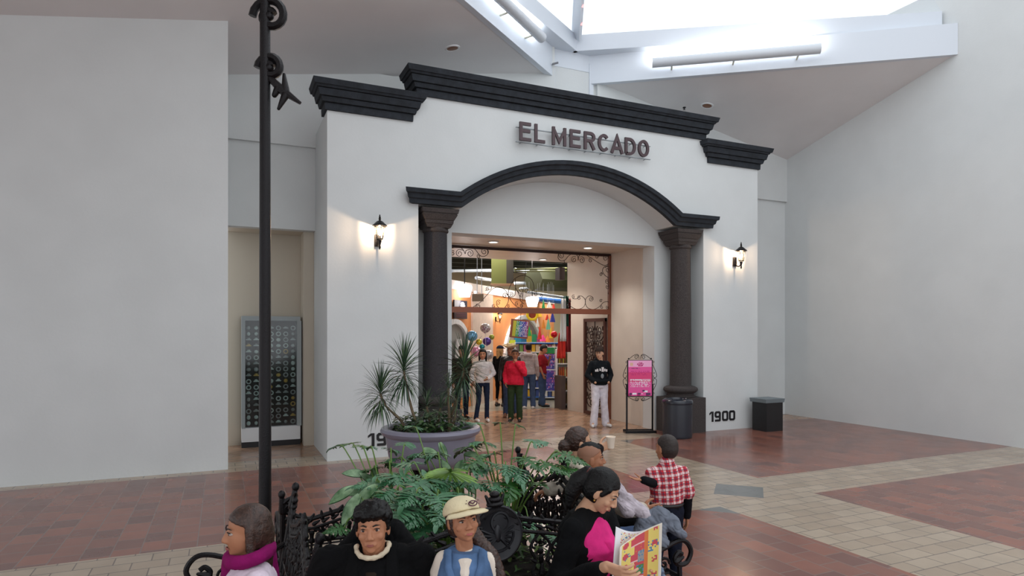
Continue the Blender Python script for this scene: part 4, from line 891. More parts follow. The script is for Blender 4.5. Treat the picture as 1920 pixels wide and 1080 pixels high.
def person(label, loc, yaw, H=1.7, J=None, look=(0, 0, 0), hs=1.0, sk=SK1, vox=.008, w=1.0, female=False, child=False, group=None,
           top=None, pants=None, shoes=None, hands=None, hairf=None, fine=False, lips=(150, 84, 76), eyelook=0, name='person', browc=(30, 22, 20), neckline=None, fw=1.0):
    """top: dict(m, loose, sleeve 0..1, hem)  pants: dict(m, r)  shoes: material"""
    t = thing(name, label, 'person', loc, yaw, group)
    s = H / 1.7; J = {k: v * s for k, v in (J or STAND).items()}
    side = (J['shR'] - J['shL']).normalized(); hside = (J['hiR'] - J['hiL']).normalized()
    Mh = head_matrix(J['head'], look, hs) @ Matrix.Diagonal((fw, 1, 1, 1))
    def front(a, b, sd): return sd.cross((b - a).normalized()) * -1
    up = (J['nb'] - J['pel']).normalized(); fr = up.cross(side).normalized()
    def torso(mb, g, hem=None, neck=True, bust=0):
        pel, wai, che, nb = J['pel'], J['wai'], J['che'], J['nb']; a = w * s
        u0 = hside
        lo = pel - (wai - pel) * .55 if hem is None else hem
        rings = [(lo, u0, fr, (.158 + g) * a, (.112 + g) * a), (pel, u0, fr, (.162 + g) * a, (.115 + g) * a), (wai, side, fr, (.137 + g) * a, (.1 + g) * a), (che - fr * 0, side, fr, (.158 + g) * a, (.115 + g + bust) * a),
                 (che + (nb - che) * .5, side, fr, (.15 + g) * a, (.098 + g) * a), (che + (nb - che) * .78, side, fr, (.115 + g) * a, (.075 + g * .8) * a), (nb, side, fr, (.066 + g * .6) * a, (.056 + g * .6) * a)]
        mb.loft(rings, 22)
        for sg_, n_ in ((1, 'R'), (-1, 'L')):
            sp = J['sh' + n_] - side * sg_ * .02 * s - up * .012 * s
            mb.cap(J['nb'] - up * .055 * s, sp, .05 * a + g * .6, .042 * a + g * .6); mb.cap(che.lerp(nb, .3), sp - up * .02 * s, .07 * a + g * .6, .045 * a + g * .6)
    b = MB(); torso(b, -.012)
    for n in 'RL':
        b.chain([J['sh' + n], J['el' + n], J['wr' + n]], [.044 * s, .036 * s, .025 * s]); b.cap(J['sh' + n], J['sh' + n] * .5 + J['el' + n] * .5, .046 * s, .041 * s)
        b.chain([J['hi' + n], J['kn' + n], J['an' + n]], [.078 * s, .05 * s, .036 * s]); b.cap(J['an' + n], J['to' + n] + V(0, 0, .01 * s), .034 * s, .024 * s)
    b.cap(J['nb'] - up * .03 * s, J['head'] + V(0, 0, .02) * s, .054 * s * (.85 if female or child else 1), .05 * s * (.85 if female or child else 1))
    h = MB(); head_prims(h, fine, female, child); h.xform(Mh); b.add(h.v, h.f)
    hands = hands or {}
    for n, sd in (('R', 1), ('L', -1)):
        q = hands.get(n) or dict(d=(J['wr' + n] - J['el' + n]), pn=-side * sd + fr * .2, curl=.55)
        if q.get('hide'): b.cap(J['wr' + n], J['wr' + n] + (J['wr' + n] - J['el' + n]).normalized() * .05, .03, .03); continue
        d = Vector(q['d']).normalized(); pn = Vector(q['pn'])
        sg = -sd if q.get('flip') else sd
        u_th = q.get('th')
        if u_th is not None: sg = 1 if d.cross((pn - d * pn.dot(d)).normalized()).dot(Vector(u_th)) > 0 else -1
        else: sg = 1 if d.cross((pn - d * pn.dot(d)).normalized()).dot(fr) > 0 else -1
        hand(b, J['wr' + n], d, pn, sg, q.get('curl', .5), s * q.get('s', 1), q.get('ti', .4))
    body = remeshed(b, 'body', sk, t, vox, 3 if fine else 4)
    face_parts(t, Mh, lips, browc, female, eyelook)
    if pants:
        q = MB(); r = pants.get('r', 0); fl = pants.get('flare', 0); a = w * s
        q.loft([(J['pel'] - (J['wai'] - J['pel']) * .75, hside, fr, (.155) * a + .005, (.112) * a + .005), (J['pel'], hside, fr, .168 * a, .122 * a), (J['pel'] * .3 + J['wai'] * .7, hside, fr, .148 * a, .108 * a)], 20)
        for n in 'RL':
            k = J['kn' + n]; an = J['an' + n] - V(0, 0, pants.get('low', .0) * s); m_ = k * .5 + an * .5
            q.chain([J['hi' + n], k, m_, an], [.088 * s + r, .058 * s + r, .05 * s + r + fl * .5, .045 * s + r + fl])
        remeshed(q, 'trousers', pants['m'], t, max(vox, .008), 4, pants.get('wr', .008), 7, seed=len(label))
    if top:
        g = top.get('g', .01); q = MB(); hem = J['pel'] - (J['wai'] - J['pel']) * top.get('hem', .3); torso(q, g, hem, bust=top.get('bust', 0))
        f = top.get('sleeve', 1.0); sr = top.get('sr', .012)
        for n in 'RL':
            sh, el, wr = J['sh' + n], J['el' + n], J['wr' + n]
            if f <= .5: e2 = sh.lerp(el, f * 2); q.cap(sh - up * .012 * s, e2, .044 * s + g, .045 * s + sr + .01); 
            else: q.chain([sh - up * .012 * s, el, el.lerp(wr, (f - .5) * 2)], [.044 * s + g * .8, .041 * s + sr, .031 * s + sr])
        if top.get('collar'): q.cap(J['nb'] - up * .02 * s, J['nb'] + (J['head'] - J['nb']) * .6 - fr * .01, .062 * s + g * .3, .058 * s + g * .2)
        for e in top.get('extra', []): q.cap(Vector(e[0]) * s, Vector(e[1]) * s, e[2] * s, e[3] * s)
        remeshed(q, top.get('name', 'shirt'), top['m'], t, max(vox * .9, .007), top.get('sm', 4), top.get('wr', .008), 9, seed=len(label) * 3)
    if shoes:
        for n in 'RL':
            a, c = J['an' + n], J['to' + n]; d = (c - a); d.z = 0; d.normalize(); q = MB()
            q.cap(V(a.x, a.y, .045 * s) - d * .03 * s, V(a.x, a.y, .04 * s) + d * .12 * s, .047 * s, .04 * s); q.cap(V(a.x, a.y, .045 * s) + d * .05 * s, V(a.x, a.y, .035 * s) + d * .17 * s, .045 * s, .034 * s); q.cap(a, V(a.x, a.y, .05 * s), .045 * s, .045 * s)
            z0 = min(v.z for v in q.v); remeshed(q, 'shoe', shoes, t, .009, 3)
    if hairf: hairf(t, Mh)
    return t, J, Mh
def hair(prims, m=HAIRB, vox=.006, wr=.003, ws=30, name='hair', sm=3):
    def f(t, Mh):
        q = MB(); prims(q); q.xform(Mh); remeshed(q, name, m, t, vox, sm, wr, ws)
    return f
def h_short(q, v=1.0, tuft=0, seed=1):
    clip_ell(q, (0, -.018, .155), (.081, .1, .092), [(V(0, .07, .172), V(0, .35, -1)), ])
    clip_ell(q, (0, -.022, .13), (.08, .095, .1), [(V(0, .0, .1), V(0, 1, -.05)), (V(0, 0, .055), V(0, 0, -1))])
    r = random.Random(seed)
    for i in range(tuft):
        a = r.uniform(0, 2 * PI); e = r.uniform(.15, 1.3); d = V(math.cos(a) * math.cos(e), math.sin(a) * math.cos(e), math.sin(e))
        p = V(0, -.015, .16) + V(d.x * .07, d.y * .088, d.z * .08)
        if p.z < .16 and p.y > -.01: continue
        q.cap(p, p + (d + V(r.uniform(-.3, .3), r.uniform(.0, .5), .3)).normalized() * r.uniform(.016, .026), .02, .012, 8)
def h_cap_base(q): clip_ell(q, (0, -.02, .14), (.079, .095, .1), [(V(0, .03, .1), V(0, 1, -.1)), (V(0, 0, .04), V(0, 0, -1))])
def h_long(q, L=.12, part=False):
    clip_ell(q, (0, -.016, .155), (.083, .1, .092), [(V(0, .07, .175), V(0, .4, -1))])
    clip_ell(q, (0, -.03, .12), (.084, .09, .12), [(V(0, .012, .1), V(0, 1, 0))])
    for s in (-1, 1): q.cap((s * .07, -.005, .14), (s * .075, -.01, .02), .024, .02); q.cap((s * .075, -.01, .03), (s * .07, -.02, -L + .03), .022, .016)
    q.cap((0, -.07, .1), (0, -.07, -L), .06, .045)
# clothing colours
DKJ = fabric('dark_olive_cloth', srgb(40, 40, 34)); BLKC = fabric('black_cloth', srgb(9, 9, 11)); BLKL = mat('black_leather_jacket', srgb(24, 25, 27), .4, bump=.3, bump_scale=40)
WHC = fabric('white_jacket_cloth', srgb(222, 216, 214)); REDC = fabric('red_fleece', srgb(196, 34, 58)); GRNC = fabric('dark_green_trousers', srgb(44, 58, 36))
JEAN = fabric('dark_blue_jeans', srgb(30, 38, 58)); JEANB = fabric('blue_jeans', srgb(66, 82, 112)); GRYH = fabric('grey_hooded_top', srgb(178, 166, 166)); MARO = fabric('maroon_t_shirt', srgb(134, 28, 38))
WHP = fabric('white_trousers', srgb(222, 218, 226)); HOOD = fabric('black_hoodie', srgb(22, 26, 30)); SHW = mat('white_shoe', srgb(220, 216, 214), .5); SHB = mat('black_shoe', srgb(26, 24, 26), .5); SHT = mat('tan_shoe', srgb(120, 76, 50), .6)
def fl(px, py, yoff=0): # point on the floor under a pixel
    k = (px - 960) / FPX; d = CAMH * FPX / (py - 625); return V(d * (SN + CN * k), d * (CN - SN * k), 0)
def facing(deg):       # 0 = looks at the camera, + turns towards the right of the picture
    return PI - YAW + math.radians(deg)
def mod(**k):
    j = dict(STAND); j.update(k); return j
# --- by the entrance ---
t, J, Mh = person('young man in black hoodie, cap and baggy white trousers standing by the iron gate', fl(1124, 800), facing(12), 1.72,
    mod(elR=V(.27, -.03, 1.12), wrR=V(.17, .12, 1.0), elL=V(-.27, -.03, 1.12), wrL=V(-.17, .12, 1.0), anL=V(-.15, -.02, .09), anR=V(.13, -.02, .09), toR=V(.2, .14, .03), toL=V(-.2, .14, .03)), (math.radians(-38), 0, 0), 1.08, SK2, .008, hands=dict(R=dict(hide=1), L=dict(hide=1)),
    top=dict(m=HOOD, g=.025, sr=.022, hem=.35, name='hoodie', collar=True, extra=[((-.14, .13, 1.0), (.14, .13, 1.0), .045, .045), ((-.06, -.07, 1.44), (.06, -.07, 1.44), .05, .05)]), pants=dict(m=WHP, r=.022, flare=.02, low=.03), shoes=SHW, hairf=hair(h_short))
q = MB(); clip_ell(q, (0, -.01, .165), (.085, .1, .085), [(V(0, 0, .162), V(0, 0, -1))]); q.ell((0, .1, .163), (.062, .05, .008)); q.xform(Mh); q.build('cap', fabric('brown_black_cap', srgb(52, 42, 38)), t)
for i, (x, h_, w_) in enumerate(((-.12, .05, .035), (-.075, .055, .03), (-.02, .1, .05), (.035, .055, .035), (.085, .06, .04), (.125, .045, .03))):
    q = MB(); z = 1.27 - abs(x) * .25; q.box(x - w_ / 2, x + w_ / 2, .137 - abs(x) * .25, .16 - abs(x) * .3, z - h_ / 2, z + h_ / 2); q.build('chest_print', SHW, t)
q = MB(); q.tube([(.0, .162, 1.12), (0, .16, 1.12)], .01); q.ell((-.01, .155, 1.12), (.035, .012, .055)); q.build('chest_print', mat('grey_print', srgb(130, 136, 140), .6), t)
person('woman in white jacket and dark jeans standing in the entrance beside the planter', fl(905, 790), facing(8), 1.66,
    mod(elR=V(.27, -.06, 1.13), wrR=V(.25, .1, .96), elL=V(-.27, -.04, 1.14), wrL=V(-.12, .14, 1.04), anR=V(.16, .02, .09), anL=V(-.1, .0, .09)), (math.radians(-10), 0, 0), 1.08, SK1, .008, female=True,
    top=dict(m=WHC, g=.02, sr=.018, hem=.2, bust=.02, name='jacket', collar=True, wr=.012), pants=dict(m=JEAN, r=.0, flare=.012), shoes=SHW, hairf=hair(lambda q: h_long(q, .07), vox=.008))
person('woman in red zip fleece and green trousers with one hand at her mouth', fl(966, 790), facing(-8), 1.66,
    mod(elR=V(.25, -.03, 1.1), wrR=V(.22, .08, .93), elL=V(-.24, .1, 1.14), wrL=V(-.06, .2, 1.38)), (math.radians(8), 0, 0), 1.08, SK3, .008, w=1.12, female=True, hands=dict(L=dict(d=V(.3, -.2, 1), pn=V(.3, -1, 0), curl=.9)),
    top=dict(m=REDC, g=.03, sr=.022, hem=.55, bust=.025, name='fleece', wr=.015), pants=dict(m=GRNC, r=.018, flare=.01), shoes=SHB, hairf=hair(h_short, HAIRBR, .008))
t, J, Mh = person('man in a cream cowboy hat and black leather jacket behind the woman in red', fl(957, 782), facing(-4), 1.76,
    mod(anR=V(.12, 0, .09), anL=V(-.14, 0, .09)), (math.radians(-12), 0, 0), 1.08, SK3, .008, w=1.15, top=dict(m=BLKL, g=.03, sr=.02, hem=.3, name='jacket', collar=True), pants=dict(m=JEANB, r=.008, flare=.006), shoes=SHT, hairf=hair(h_cap_base, HAIRBR, .008))
q = MB(); q.lathe([(.02, .28), (.075, .275), (.085, .25), (.092, .19), (.1, .175), (.16, .172), (.19, .19), (.192, .195), (.16, .18), (.1, .168), (.02, .168)], n=28)
for v in q.v:
    if v.z > .25: v.z -= .03 * max(0, 1 - abs(v.x) / .05)
    r_ = math.hypot(v.x, v.y)
    if r_ > .12: v.z += abs(v.x) * .28
    v.y *= 1.12
q.xform(Matrix.Translation(Vector((0, 0, 0)))); q.xform(Mh); q.build('cowboy_hat', fabric('cream_felt', srgb(216, 196, 158)), t)
person('man in grey hooded top and jeans seen from behind inside the shop', fl(991, 766), facing(170), 1.78, mod(anR=V(.12, 0, .09)), (math.radians(10), 0, 0), 1.08, SK1, .009,
    top=dict(m=GRYH, g=.03, sr=.02, hem=.4, name='hooded_top', extra=[((-.07, -.1, 1.4), (.07, -.1, 1.4), .06, .06)]), pants=dict(m=JEANB, r=.02, flare=.01), shoes=SHW, hairf=hair(h_short, vox=.008))
person('young man in maroon t-shirt and jeans reading beside the magazine rack', fl(1016, 762), facing(72), 1.72,
    mod(elR=V(.22, 0, 1.12), wrR=V(.2, .08, .9), elL=V(-.2, .12, 1.14), wrL=V(-.08, .2, 1.32), anR=V(.1, .06, .09), anL=V(-.1, -.06, .09), toR=V(.12, .22, .03)), (0, math.radians(-22), 0), 1.08, SK1, .009,
    top=dict(m=MARO, g=.018, sr=.02, sleeve=.4, hem=.35), pants=dict(m=JEANB, r=.02, flare=.012), shoes=SHB, hairf=hair(h_short, vox=.008))
t, J, Mh = person('woman in black coat with long blonde hair and dark cap, back turned, among the shoppers', fl(938, 762), facing(150), 1.68, mod(), (math.radians(-20), 0, 0), 1.08, SK2, .009, female=True,
    top=dict(m=BLKC, g=.02, sr=.018, hem=.6, name='coat', collar=False), pants=dict(m=BLKC, r=-.002, flare=-.004), shoes=SHB, hairf=hair(lambda q: h_long(q, .2), HAIRBL, .008))
q = MB(); clip_ell(q, (0, -.01, .16), (.092, .108, .09), [(V(0, 0, .165), V(0, 0, -1))]); q.ell((0, .11, .168), (.06, .05, .01)); q.xform(Mh); q.build('cap', fabric('navy_cap', srgb(26, 30, 44)), t)
person('person in dark olive jacket standing behind the tall spiky plant', fl(866, 785), facing(20), 1.72, mod(), (math.radians(-25), 0, 0), 1.08, SK1, .009,
    top=dict(m=DKJ, g=.03, sr=.022, hem=.45, name='jacket', collar=True), pants=dict(m=JEAN, r=.012), shoes=SHB, hairf=hair(lambda q: h_short(q, 1, 30), vox=.008))
# ---------------- cast iron benches round the planting ----------------
def leafy(q, p, d, s=.03, n=Vector((0, 1, 0))):
    """a small cast leaf: flattened ellipsoid along d"""
    p = Vector(p); d = Vector(d).normalized(); q.cap(p - d * s * .5, p + d * s * .5, s * .42, s * .18, 6)
def bench(label, loc, rot, L=1.3, medallion=False, bh=1.0):
    t = thing('iron_bench', label, 'bench', loc, rot, None); h = L / 2; sh = .43; lean = .16
    B = lambda x, z: Vector((x, -lean * (z - sh), z))                    # a point on the leaning back plane
    top = lambda x: bh - .13 + .05 * math.cos(x / h * PI * 1.0) * 1 + (.10 * max(0, abs(x) / h - .72) / .28) + (.06 * math.exp(-(x / .1) ** 2))
    q = MB(); xs = [-h + L * i / 40 for i in range(41)]
    q.tube([B(x, top(x)) for x in xs], .017, 7); q.tube([B(x, top(x) - .07) for x in xs], .011, 6); q.tube([B(-h, sh), B(-h, top(-h))], .02, 7); q.tube([B(h, sh), B(h, top(h))], .02, 7); q.tube([B(-h, sh + .06), B(h, sh + .06)], .016, 6); q.tube([B(-h, sh + .14), B(h, sh + .14)], .01, 6)
    for x in xs[::2]: leafy(q, B(x, top(x) + .012), (math.sin(x * 40), 0, 1), .045)
    for x in xs[1::2]: leafy(q, B(x, top(x) - .035), (1, 0, .5), .04)
    q.build('back_frame', IRON, t)
    n = int(L / .13); q = MB(); q2 = MB()
    for i in range(n):
        x = -h + L * (i + .5) / n; z1 = top(x) - .07; w = L / n / 2
        if medallion and abs(x) < .17: continue
        if medallion and x > .17 and not q2.v: q, q2 = q2, q
        zm = (sh + .14 + z1) / 2; zh = (z1 - sh - .14) / 2
        for s in (-1, 1):
            q.tube(catmull([B(x, sh + .14), B(x + s * w * .9, zm - zh * .45), B(x + s * w * .55, zm), B(x + s * w * .95, zm + zh * .5), B(x, z1)], 4), .0095, 5)
            q.tube(spiral((x + s * w * .5, zm + zh * .62), w * .42, -PI / 2, 1.1, lambda a, b: B(a, b), 9, .25, s), .007, 4)
            leafy(q, B(x + s * w * .8, zm), (s, 0, .6), .034); leafy(q, B(x + s * w * .5, zm - zh * .62), (s, 0, 1), .034)
        q.ell(B(x, zm), (.016, .012, .035), 8, 6); q.ell(B(x, zm + zh * .3), (.02, .012, .02), 8, 6); leafy(q, B(x, zm - zh * .35), (0, 0, 1), .05)
        q.tube([B(x, sh + .06), B(x, sh + .14)], .008, 4)
    q.build('back_lattice', IRON, t)
    if q2.v: q2.build('back_lattice', IRON, t)
    if medallion:
        c = B(0, bh - .15); q = MB(); q.lathe([(.0, -.014), (.15, -.014), (.16, -.006), (.16, .012), (.15, .018), (.14, .01), (.0, .012)], n=36)
        q.lathe([(.045, .012), (.05, .02), (.06, .02), (.064, .01)], (0.02, .06, 0), 20)
        for s in (-1, 1):                                               # relief: spread wings, body, wreath
            for k in range(5): q.cap((s * .02, -.01 - k * .005, .014), (s * (.1 - k * .008), .03 - k * .03, .014), .012, .006, 6)
        q.ell((0, 0, .014), (.025, .05, .014)); q.tube([(.1 * math.cos(a), .1 * math.sin(a), .012) for a in [PI + PI * k / 12 for k in range(13)]], .009, 6)
        q.xform(Matrix.Translation(c) @ Matrix.Rotation(PI, 4, 'Z') @ Matrix.Rotation(PI / 2 - lean, 4, 'X')); q.build('medallion', mat('dull_black_iron', srgb(38, 38, 42), .4, .4), t)
        q = MB(); z = bh + .01
        for k in range(3): q.ell(B(0, z + k * .028), (.055 - k * .012, .03, .02)); 
        for s in (-1, 1): q.cap(B(s * .03, z), B(s * .055, z + .05), .016, .008)
        q.build('finial', IRON, t)
    for s in (-1, 1):
        q = MB(); q.cap(B(s * h, top(h)), B(s * (h + .01), top(h) + .1), .03, .016, 8); q.ell(B(s * (h + .01), top(h) + .12), (.024, .024, .03)); 
        for k in range(4): leafy(q, B(s * (h - .03), top(h) + .02 + k * .02), (s * (-1) ** k, 0, .7), .05)
        q.build('ear', IRON, t)
    q = MB(); nx_, ny_ = max(8, int(L / .09)), 5
    for i in range(nx_ + 1): x = -h + L * i / nx_; q.tube([(x, .02, sh), (x, .24, sh - .012), (x, .45, sh)], .009, 4)
    for j in range(ny_ + 1): y = .02 + .43 * j / ny_; q.tube([(-h, y, sh - .01 * math.sin(j / ny_ * PI)), (h, y, sh - .01 * math.sin(j / ny_ * PI))], .008 if 0 < j < ny_ else .018, 5)
    q.build('seat', IRON, t)
    for s in (-1, 1):
        q = MB(); x = s * h; F = lambda a, b: Vector((x, a, b))
        q.tube(catmull([F(-.05, sh + .26), F(.08, sh + .2), F(.25, sh + .19), F(.42, sh + .24), F(.5, sh + .23), F(.545, sh + .16), F(.51, sh + .09), F(.44, sh + .085), F(.41, sh + .13), F(.44, sh + .165), F(.47, sh + .15)], 5), .0165, 7)
        q.tube(catmull([F(.0, sh + .02), F(.1, sh + .13), F(.22, sh + .12), F(.3, sh + .02)], 5), .011, 5); q.tube(spiral((.32, sh + .1), .05, 0, 1.3, lambda a, b: F(a, b), 16, .2, 1), .01, 5); q.tube(spiral((.14, sh + .07), .035, 0, 1.3, lambda a, b: F(a, b), 16, .2, 1), .009, 5)
        q.tube([F(.45, sh), F(.44, sh + .1)], .014, 6); leafy(q, F(.45, sh + .12), (0, 1, .3), .06); q.build('armrest', IRON, t)
        for y0, y1 in ((.0, -.1), (.44, .5)):
            q = MB(); q.tube(catmull([F(y0, sh), F(y0 * .7 + .1, sh - .14), F(y0, sh - .26), F(y1, .03), F(y1 + (.04 if y1 > 0 else -.04), .0)], 5), [.02] * 5 + [.018] * 10 + [.015] * 6, 7); q.tube(spiral((.22 + (.1 if y0 > .2 else -.1), sh - .12), .06, 0, 1.3, lambda a, b: F(a, b), 14, .2, 1), .008, 5); q.ell(F(y1 + (.04 if y1 > 0 else -.04), .014), (.025, .035, .014)); q.build('leg', IRON, t)
        q = MB(); q.tube([F(.02, .2), F(.46, .2)], .01, 5); q.build('stretcher', IRON, t)
    return t
bench('black iron bench with a round eagle medallion behind the girl in the cap', (1.43, 3.32, 0), PI, 1.5, True, 1.05)
bench('black iron bench facing right that holds the man with shaved sides', (2.31, 4.1, 0), -PI / 2, 1.35, False, 1.05)
bench('black iron bench behind the leaves with its back to the planting, far left', (1.02, 4.75, 0), 0, 1.3, False, .9)
bench('black iron bench at the left edge seen end on, beside the man in black', (.33, 3.84, 0), PI / 2, 1.15, False, 1.0)
# black post by the gap
pt = at(973, 1000, 5.3); t = thing('iron_post', 'black iron post rising beside the gap left of the right hand bench', 'post', (pt.x, pt.y, 0))
q = MB(); q.box(-.045, .045, -.045, .045, 0, .78); q.build('shaft', IRON, t, False); q = MB(); q.lathe([(.06, .78), (.07, .8), (.04, .83), (.05, .86), (.03, .9), (.005, .93)], n=12); q.build('finial', IRON, t)
q = MB()
for k in range(5):
    for s in (-1, 1): q.tube(spiral((s * .1, .15 + k * .15), .06, 0, 1.3, lambda a, b: (a, 0, b), 12, .2, s), .01, 5)
q.build('scrollwork', IRON, t)
# ---------------- planting ----------------
def leafmat(n, c, c2=None): return mat(n, c, .38, noise_amt=.25, noise_scale=14, c2=c2)
PHIL = leafmat('philodendron_green', srgb(44, 92, 36)); PHIL2 = leafmat('philodendron_blue_green', srgb(76, 122, 88)); STEM = mat('pale_green_stem', srgb(90, 122, 50), .45); STEMD = mat('dull_green_stem', srgb(72, 92, 54), .5)
AGL = leafmat('variegated_leaf', srgb(72, 116, 70), srgb(160, 190, 150)); AGLE = mat('dark_leaf_edge', srgb(40, 84, 48), .4); DRAC = leafmat('dracaena_leaf', srgb(48, 74, 52)); DRAC2 = leafmat('dracaena_leaf_light', srgb(84, 112, 72)); FAN = leafmat('fan_palm_leaf', srgb(124, 160, 74)); BARK = mat('tan_bark', srgb(122, 104, 82), .8, noise_amt=.3, noise_scale=40); LOW = leafmat('low_foliage_green', srgb(54, 84, 34)); SOIL = mat('dark_soil', srgb(38, 30, 24), .95, noise_amt=.4, noise_scale=30, bump=.6, bump_scale=40)
rp_ = random.Random(99)
def blade(q, base, d, side, L, w, droop, n=6, mi=0, fold=.15, tip=0.0):
    """a tapering leaf strip with a fold along its middle"""
    base = Vector(base); d = Vector(d).normalized(); side = Vector(side); side = (side - d * side.dot(d)).normalized(); up = side.cross(d).normalized()
    if up.z < 0: up = -up
    o = len(q.v); p = base.copy(); dd = d.copy()
    for i in range(n + 1):
        t = i / n; ww = w * max(tip, math.sin(PI * min(1, (t * .88 + .12)))) ** .8 * (1 if t < .99 else .1)
        q.v += [p - side * ww / 2 + up * ww * fold, p.copy(), p + side * ww / 2 + up * ww * fold]
        dd = (dd + Vector((0, 0, -droop / n))).normalized(); p = p + dd * L / n
    for i in range(n):
        a = o + i * 3; q.f += [(a, a + 1, a + 4, a + 3), (a + 1, a + 2, a + 5, a + 4)]; q.mi += [mi, mi]
def selloum(q, c, d, up, S, lobes=7, droop=.5, mi=0):
    """a deeply cut philodendron leaf: midrib with wavy fingers either side"""
    c = Vector(c); d = Vector(d).normalized(); up = Vector(up); up = (up - d * up.dot(d)).normalized(); side = d.cross(up).normalized()
    p = c.copy(); dd = d.copy(); pts = [p.copy()]
    for i in range(lobes):
        t = i / (lobes - 1); Ls = S * (.55 - .3 * abs(t - .25)) * (1.1 - .55 * t); ang = math.radians(118 - 92 * t)
        for s in (-1, 1):
            ld = (dd * math.cos(ang) + side * s * math.sin(ang) + up * .1).normalized(); sd = ld.cross(up)
            wv = rp_.uniform(-.15, .15); blade(q, p, ld + Vector((0, 0, wv)), sd, Ls, S * .13, droop * rp_.uniform(.6, 1.3), 5, mi, .1)
            for f in (.45, .7):
                for s2 in (-1, 1):
                    b2 = p + ld * Ls * f * .92 + Vector((0, 0, -droop * f * f * Ls * .45)); l2 = (ld + sd.normalized() * s2 * .75).normalized(); blade(q, b2, l2, l2.cross(up), Ls * (.42 - .2 * f), S * .055, droop, 3, mi, .1)
        dd = (dd + Vector((0, 0, -droop * .09))).normalized(); p = p + dd * S * .72 / lobes; pts.append(p.copy())
    blade(q, p, dd, side, S * .3, S * .13, droop, 5, mi, .1)
    web = len(q.v)                                                        # the web of leaf along the midrib
    for i, a in enumerate(pts): w = S * .1 * (1 - i / len(pts) * .7); q.v += [a - side * w, a + up * .002, a + side * w]
    for i in range(len(pts) - 1): a = web + i * 3; q.f += [(a, a + 1, a + 4, a + 3), (a + 1, a + 2, a + 5, a + 4)]; q.mi += [mi, mi]
def stalk(q, a, b, sag, r0=.007, r1=.004, n=8):
    a = Vector(a); b = Vector(b); m = (a + b) / 2; m.z += sag; pts = catmull([a, a.lerp(m, .6) + Vector((0, 0, sag * .3)), b.lerp(m, .35) + Vector((0, 0, sag * .3)), b], n // 2)
    q.tube(pts, [r0 + (r1 - r0) * i / (len(pts) - 1) for i in range(len(pts))], 6); return (pts[-1] - pts[-3]).normalized()
def phil_plant(label, base, leaves, seed=0, m1=PHIL):
    """leaves: tips as (pixel x, pixel y, distance, size)"""
    base = Vector(base); t = thing('philodendron_plant', label, 'plant', base)
    st = MB(); lf = MB()
    for (px, py, d, S) in leaves:
        S *= 1.15
        tip = at(px, py, d) - base; out = Vector((tip.x, tip.y, 0)); out = out.normalized() if out.length > .01 else Vector((0, -1, 0))
        st0 = out * .03 + Vector((0, 0, .05)); e = stalk(st, st0, tip, .06 + .1 * out.length)
        dirn = (out * .9 + Vector((rp_.uniform(-.35, .35), rp_.uniform(-.35, .35), rp_.uniform(-.25, .1)))).normalized()
        selloum(lf, tip, dirn, Vector((0, 0, 1)) - dirn * .2 + Vector((SN, -CN, 0)) * .25, S, 7, rp_.uniform(.3, .8), int(rp_.random() < .5))
    st.build('stems', STEM, t); lf.build('foliage', [m1, PHIL2], t, True, False)
    return t
# bed
bx = thing('planter_bed', 'low dark planter bed of soil between the iron benches', 'planter', (1.38, 4.05, 0))
q = MB(); q.frustum(-.6, .6, -.42, .42, 0, .5, 0, .02, False); q.build('box', mat('dark_brown_planter', srgb(52, 42, 36), .7), bx, False); q = MB(); q.box(-.57, .57, -.39, .39, .5, .52); q.build('soil', SOIL, bx, False)
phil_plant('large philodendron with long arching stalks, right side of the planting', (1.86, 4.25, .5), [(985, 860, 4.5, .2), (1000, 830, 4.8, .17), (1020, 868, 4.5, .22), (1052, 850, 4.6, .24), (965, 880, 4.3, .2), (948, 872, 4.3, .2), (905, 830, 4.9, .22), (925, 850, 4.7, .2), (880, 838, 4.8, .22), (960, 905, 4.2, .2), (1000, 905, 4.3, .16),
    (937, 792, 5.0, .12), (968, 796, 5.0, .12), (905, 865, 4.5, .22), (895, 795, 5.0, .14), (990, 970, 4.1, .18), (950, 960, 4.0, .2), (1035, 1005, 4.0, .14), (930, 905, 4.2, .2), (1062, 880, 4.5, .14)])
phil_plant('bushy philodendron with blue green leaves in the middle of the planting', (1.35, 4.05, .5), [(770, 870, 4.4, .2), (790, 850, 4.7, .2), (820, 850, 4.6, .2), (745, 860, 4.6, .18), (800, 900, 4.1, .24), (780, 925, 3.9, .24), (820, 930, 3.9, .24), (850, 945, 3.9, .2), (760, 950, 3.8, .22), (790, 960, 3.8, .22), (830, 960, 3.75, .2), (740, 920, 4.0, .22), (720, 945, 4.0, .2),
    (870, 900, 4.2, .22), (885, 880, 4.4, .2), (860, 925, 4.0, .2), (760, 890, 4.2, .2), (835, 895, 4.2, .2), (775, 800, 5.0, .15), (800, 985, 3.75, .2), (745, 985, 3.75, .2)], m1=leafmat('philodendron_blue', srgb(52, 104, 66)))
phil_plant('slender philodendron with high thin leaves on the left of the planting', (1.0, 4.15, .5), [(655, 832, 4.8, .17), (632, 836, 4.8, .12), (675, 838, 4.7, .12), (693, 838, 4.7, .12), (733, 842, 4.6, .15), (700, 878, 4.4, .16), (730, 868, 4.4, .16), (735, 890, 4.2, .2), (645, 990, 3.95, .14), (705, 905, 4.2, .18), (760, 835, 4.7, .15)], m1=leafmat('philodendron_mid', srgb(48, 98, 44)))
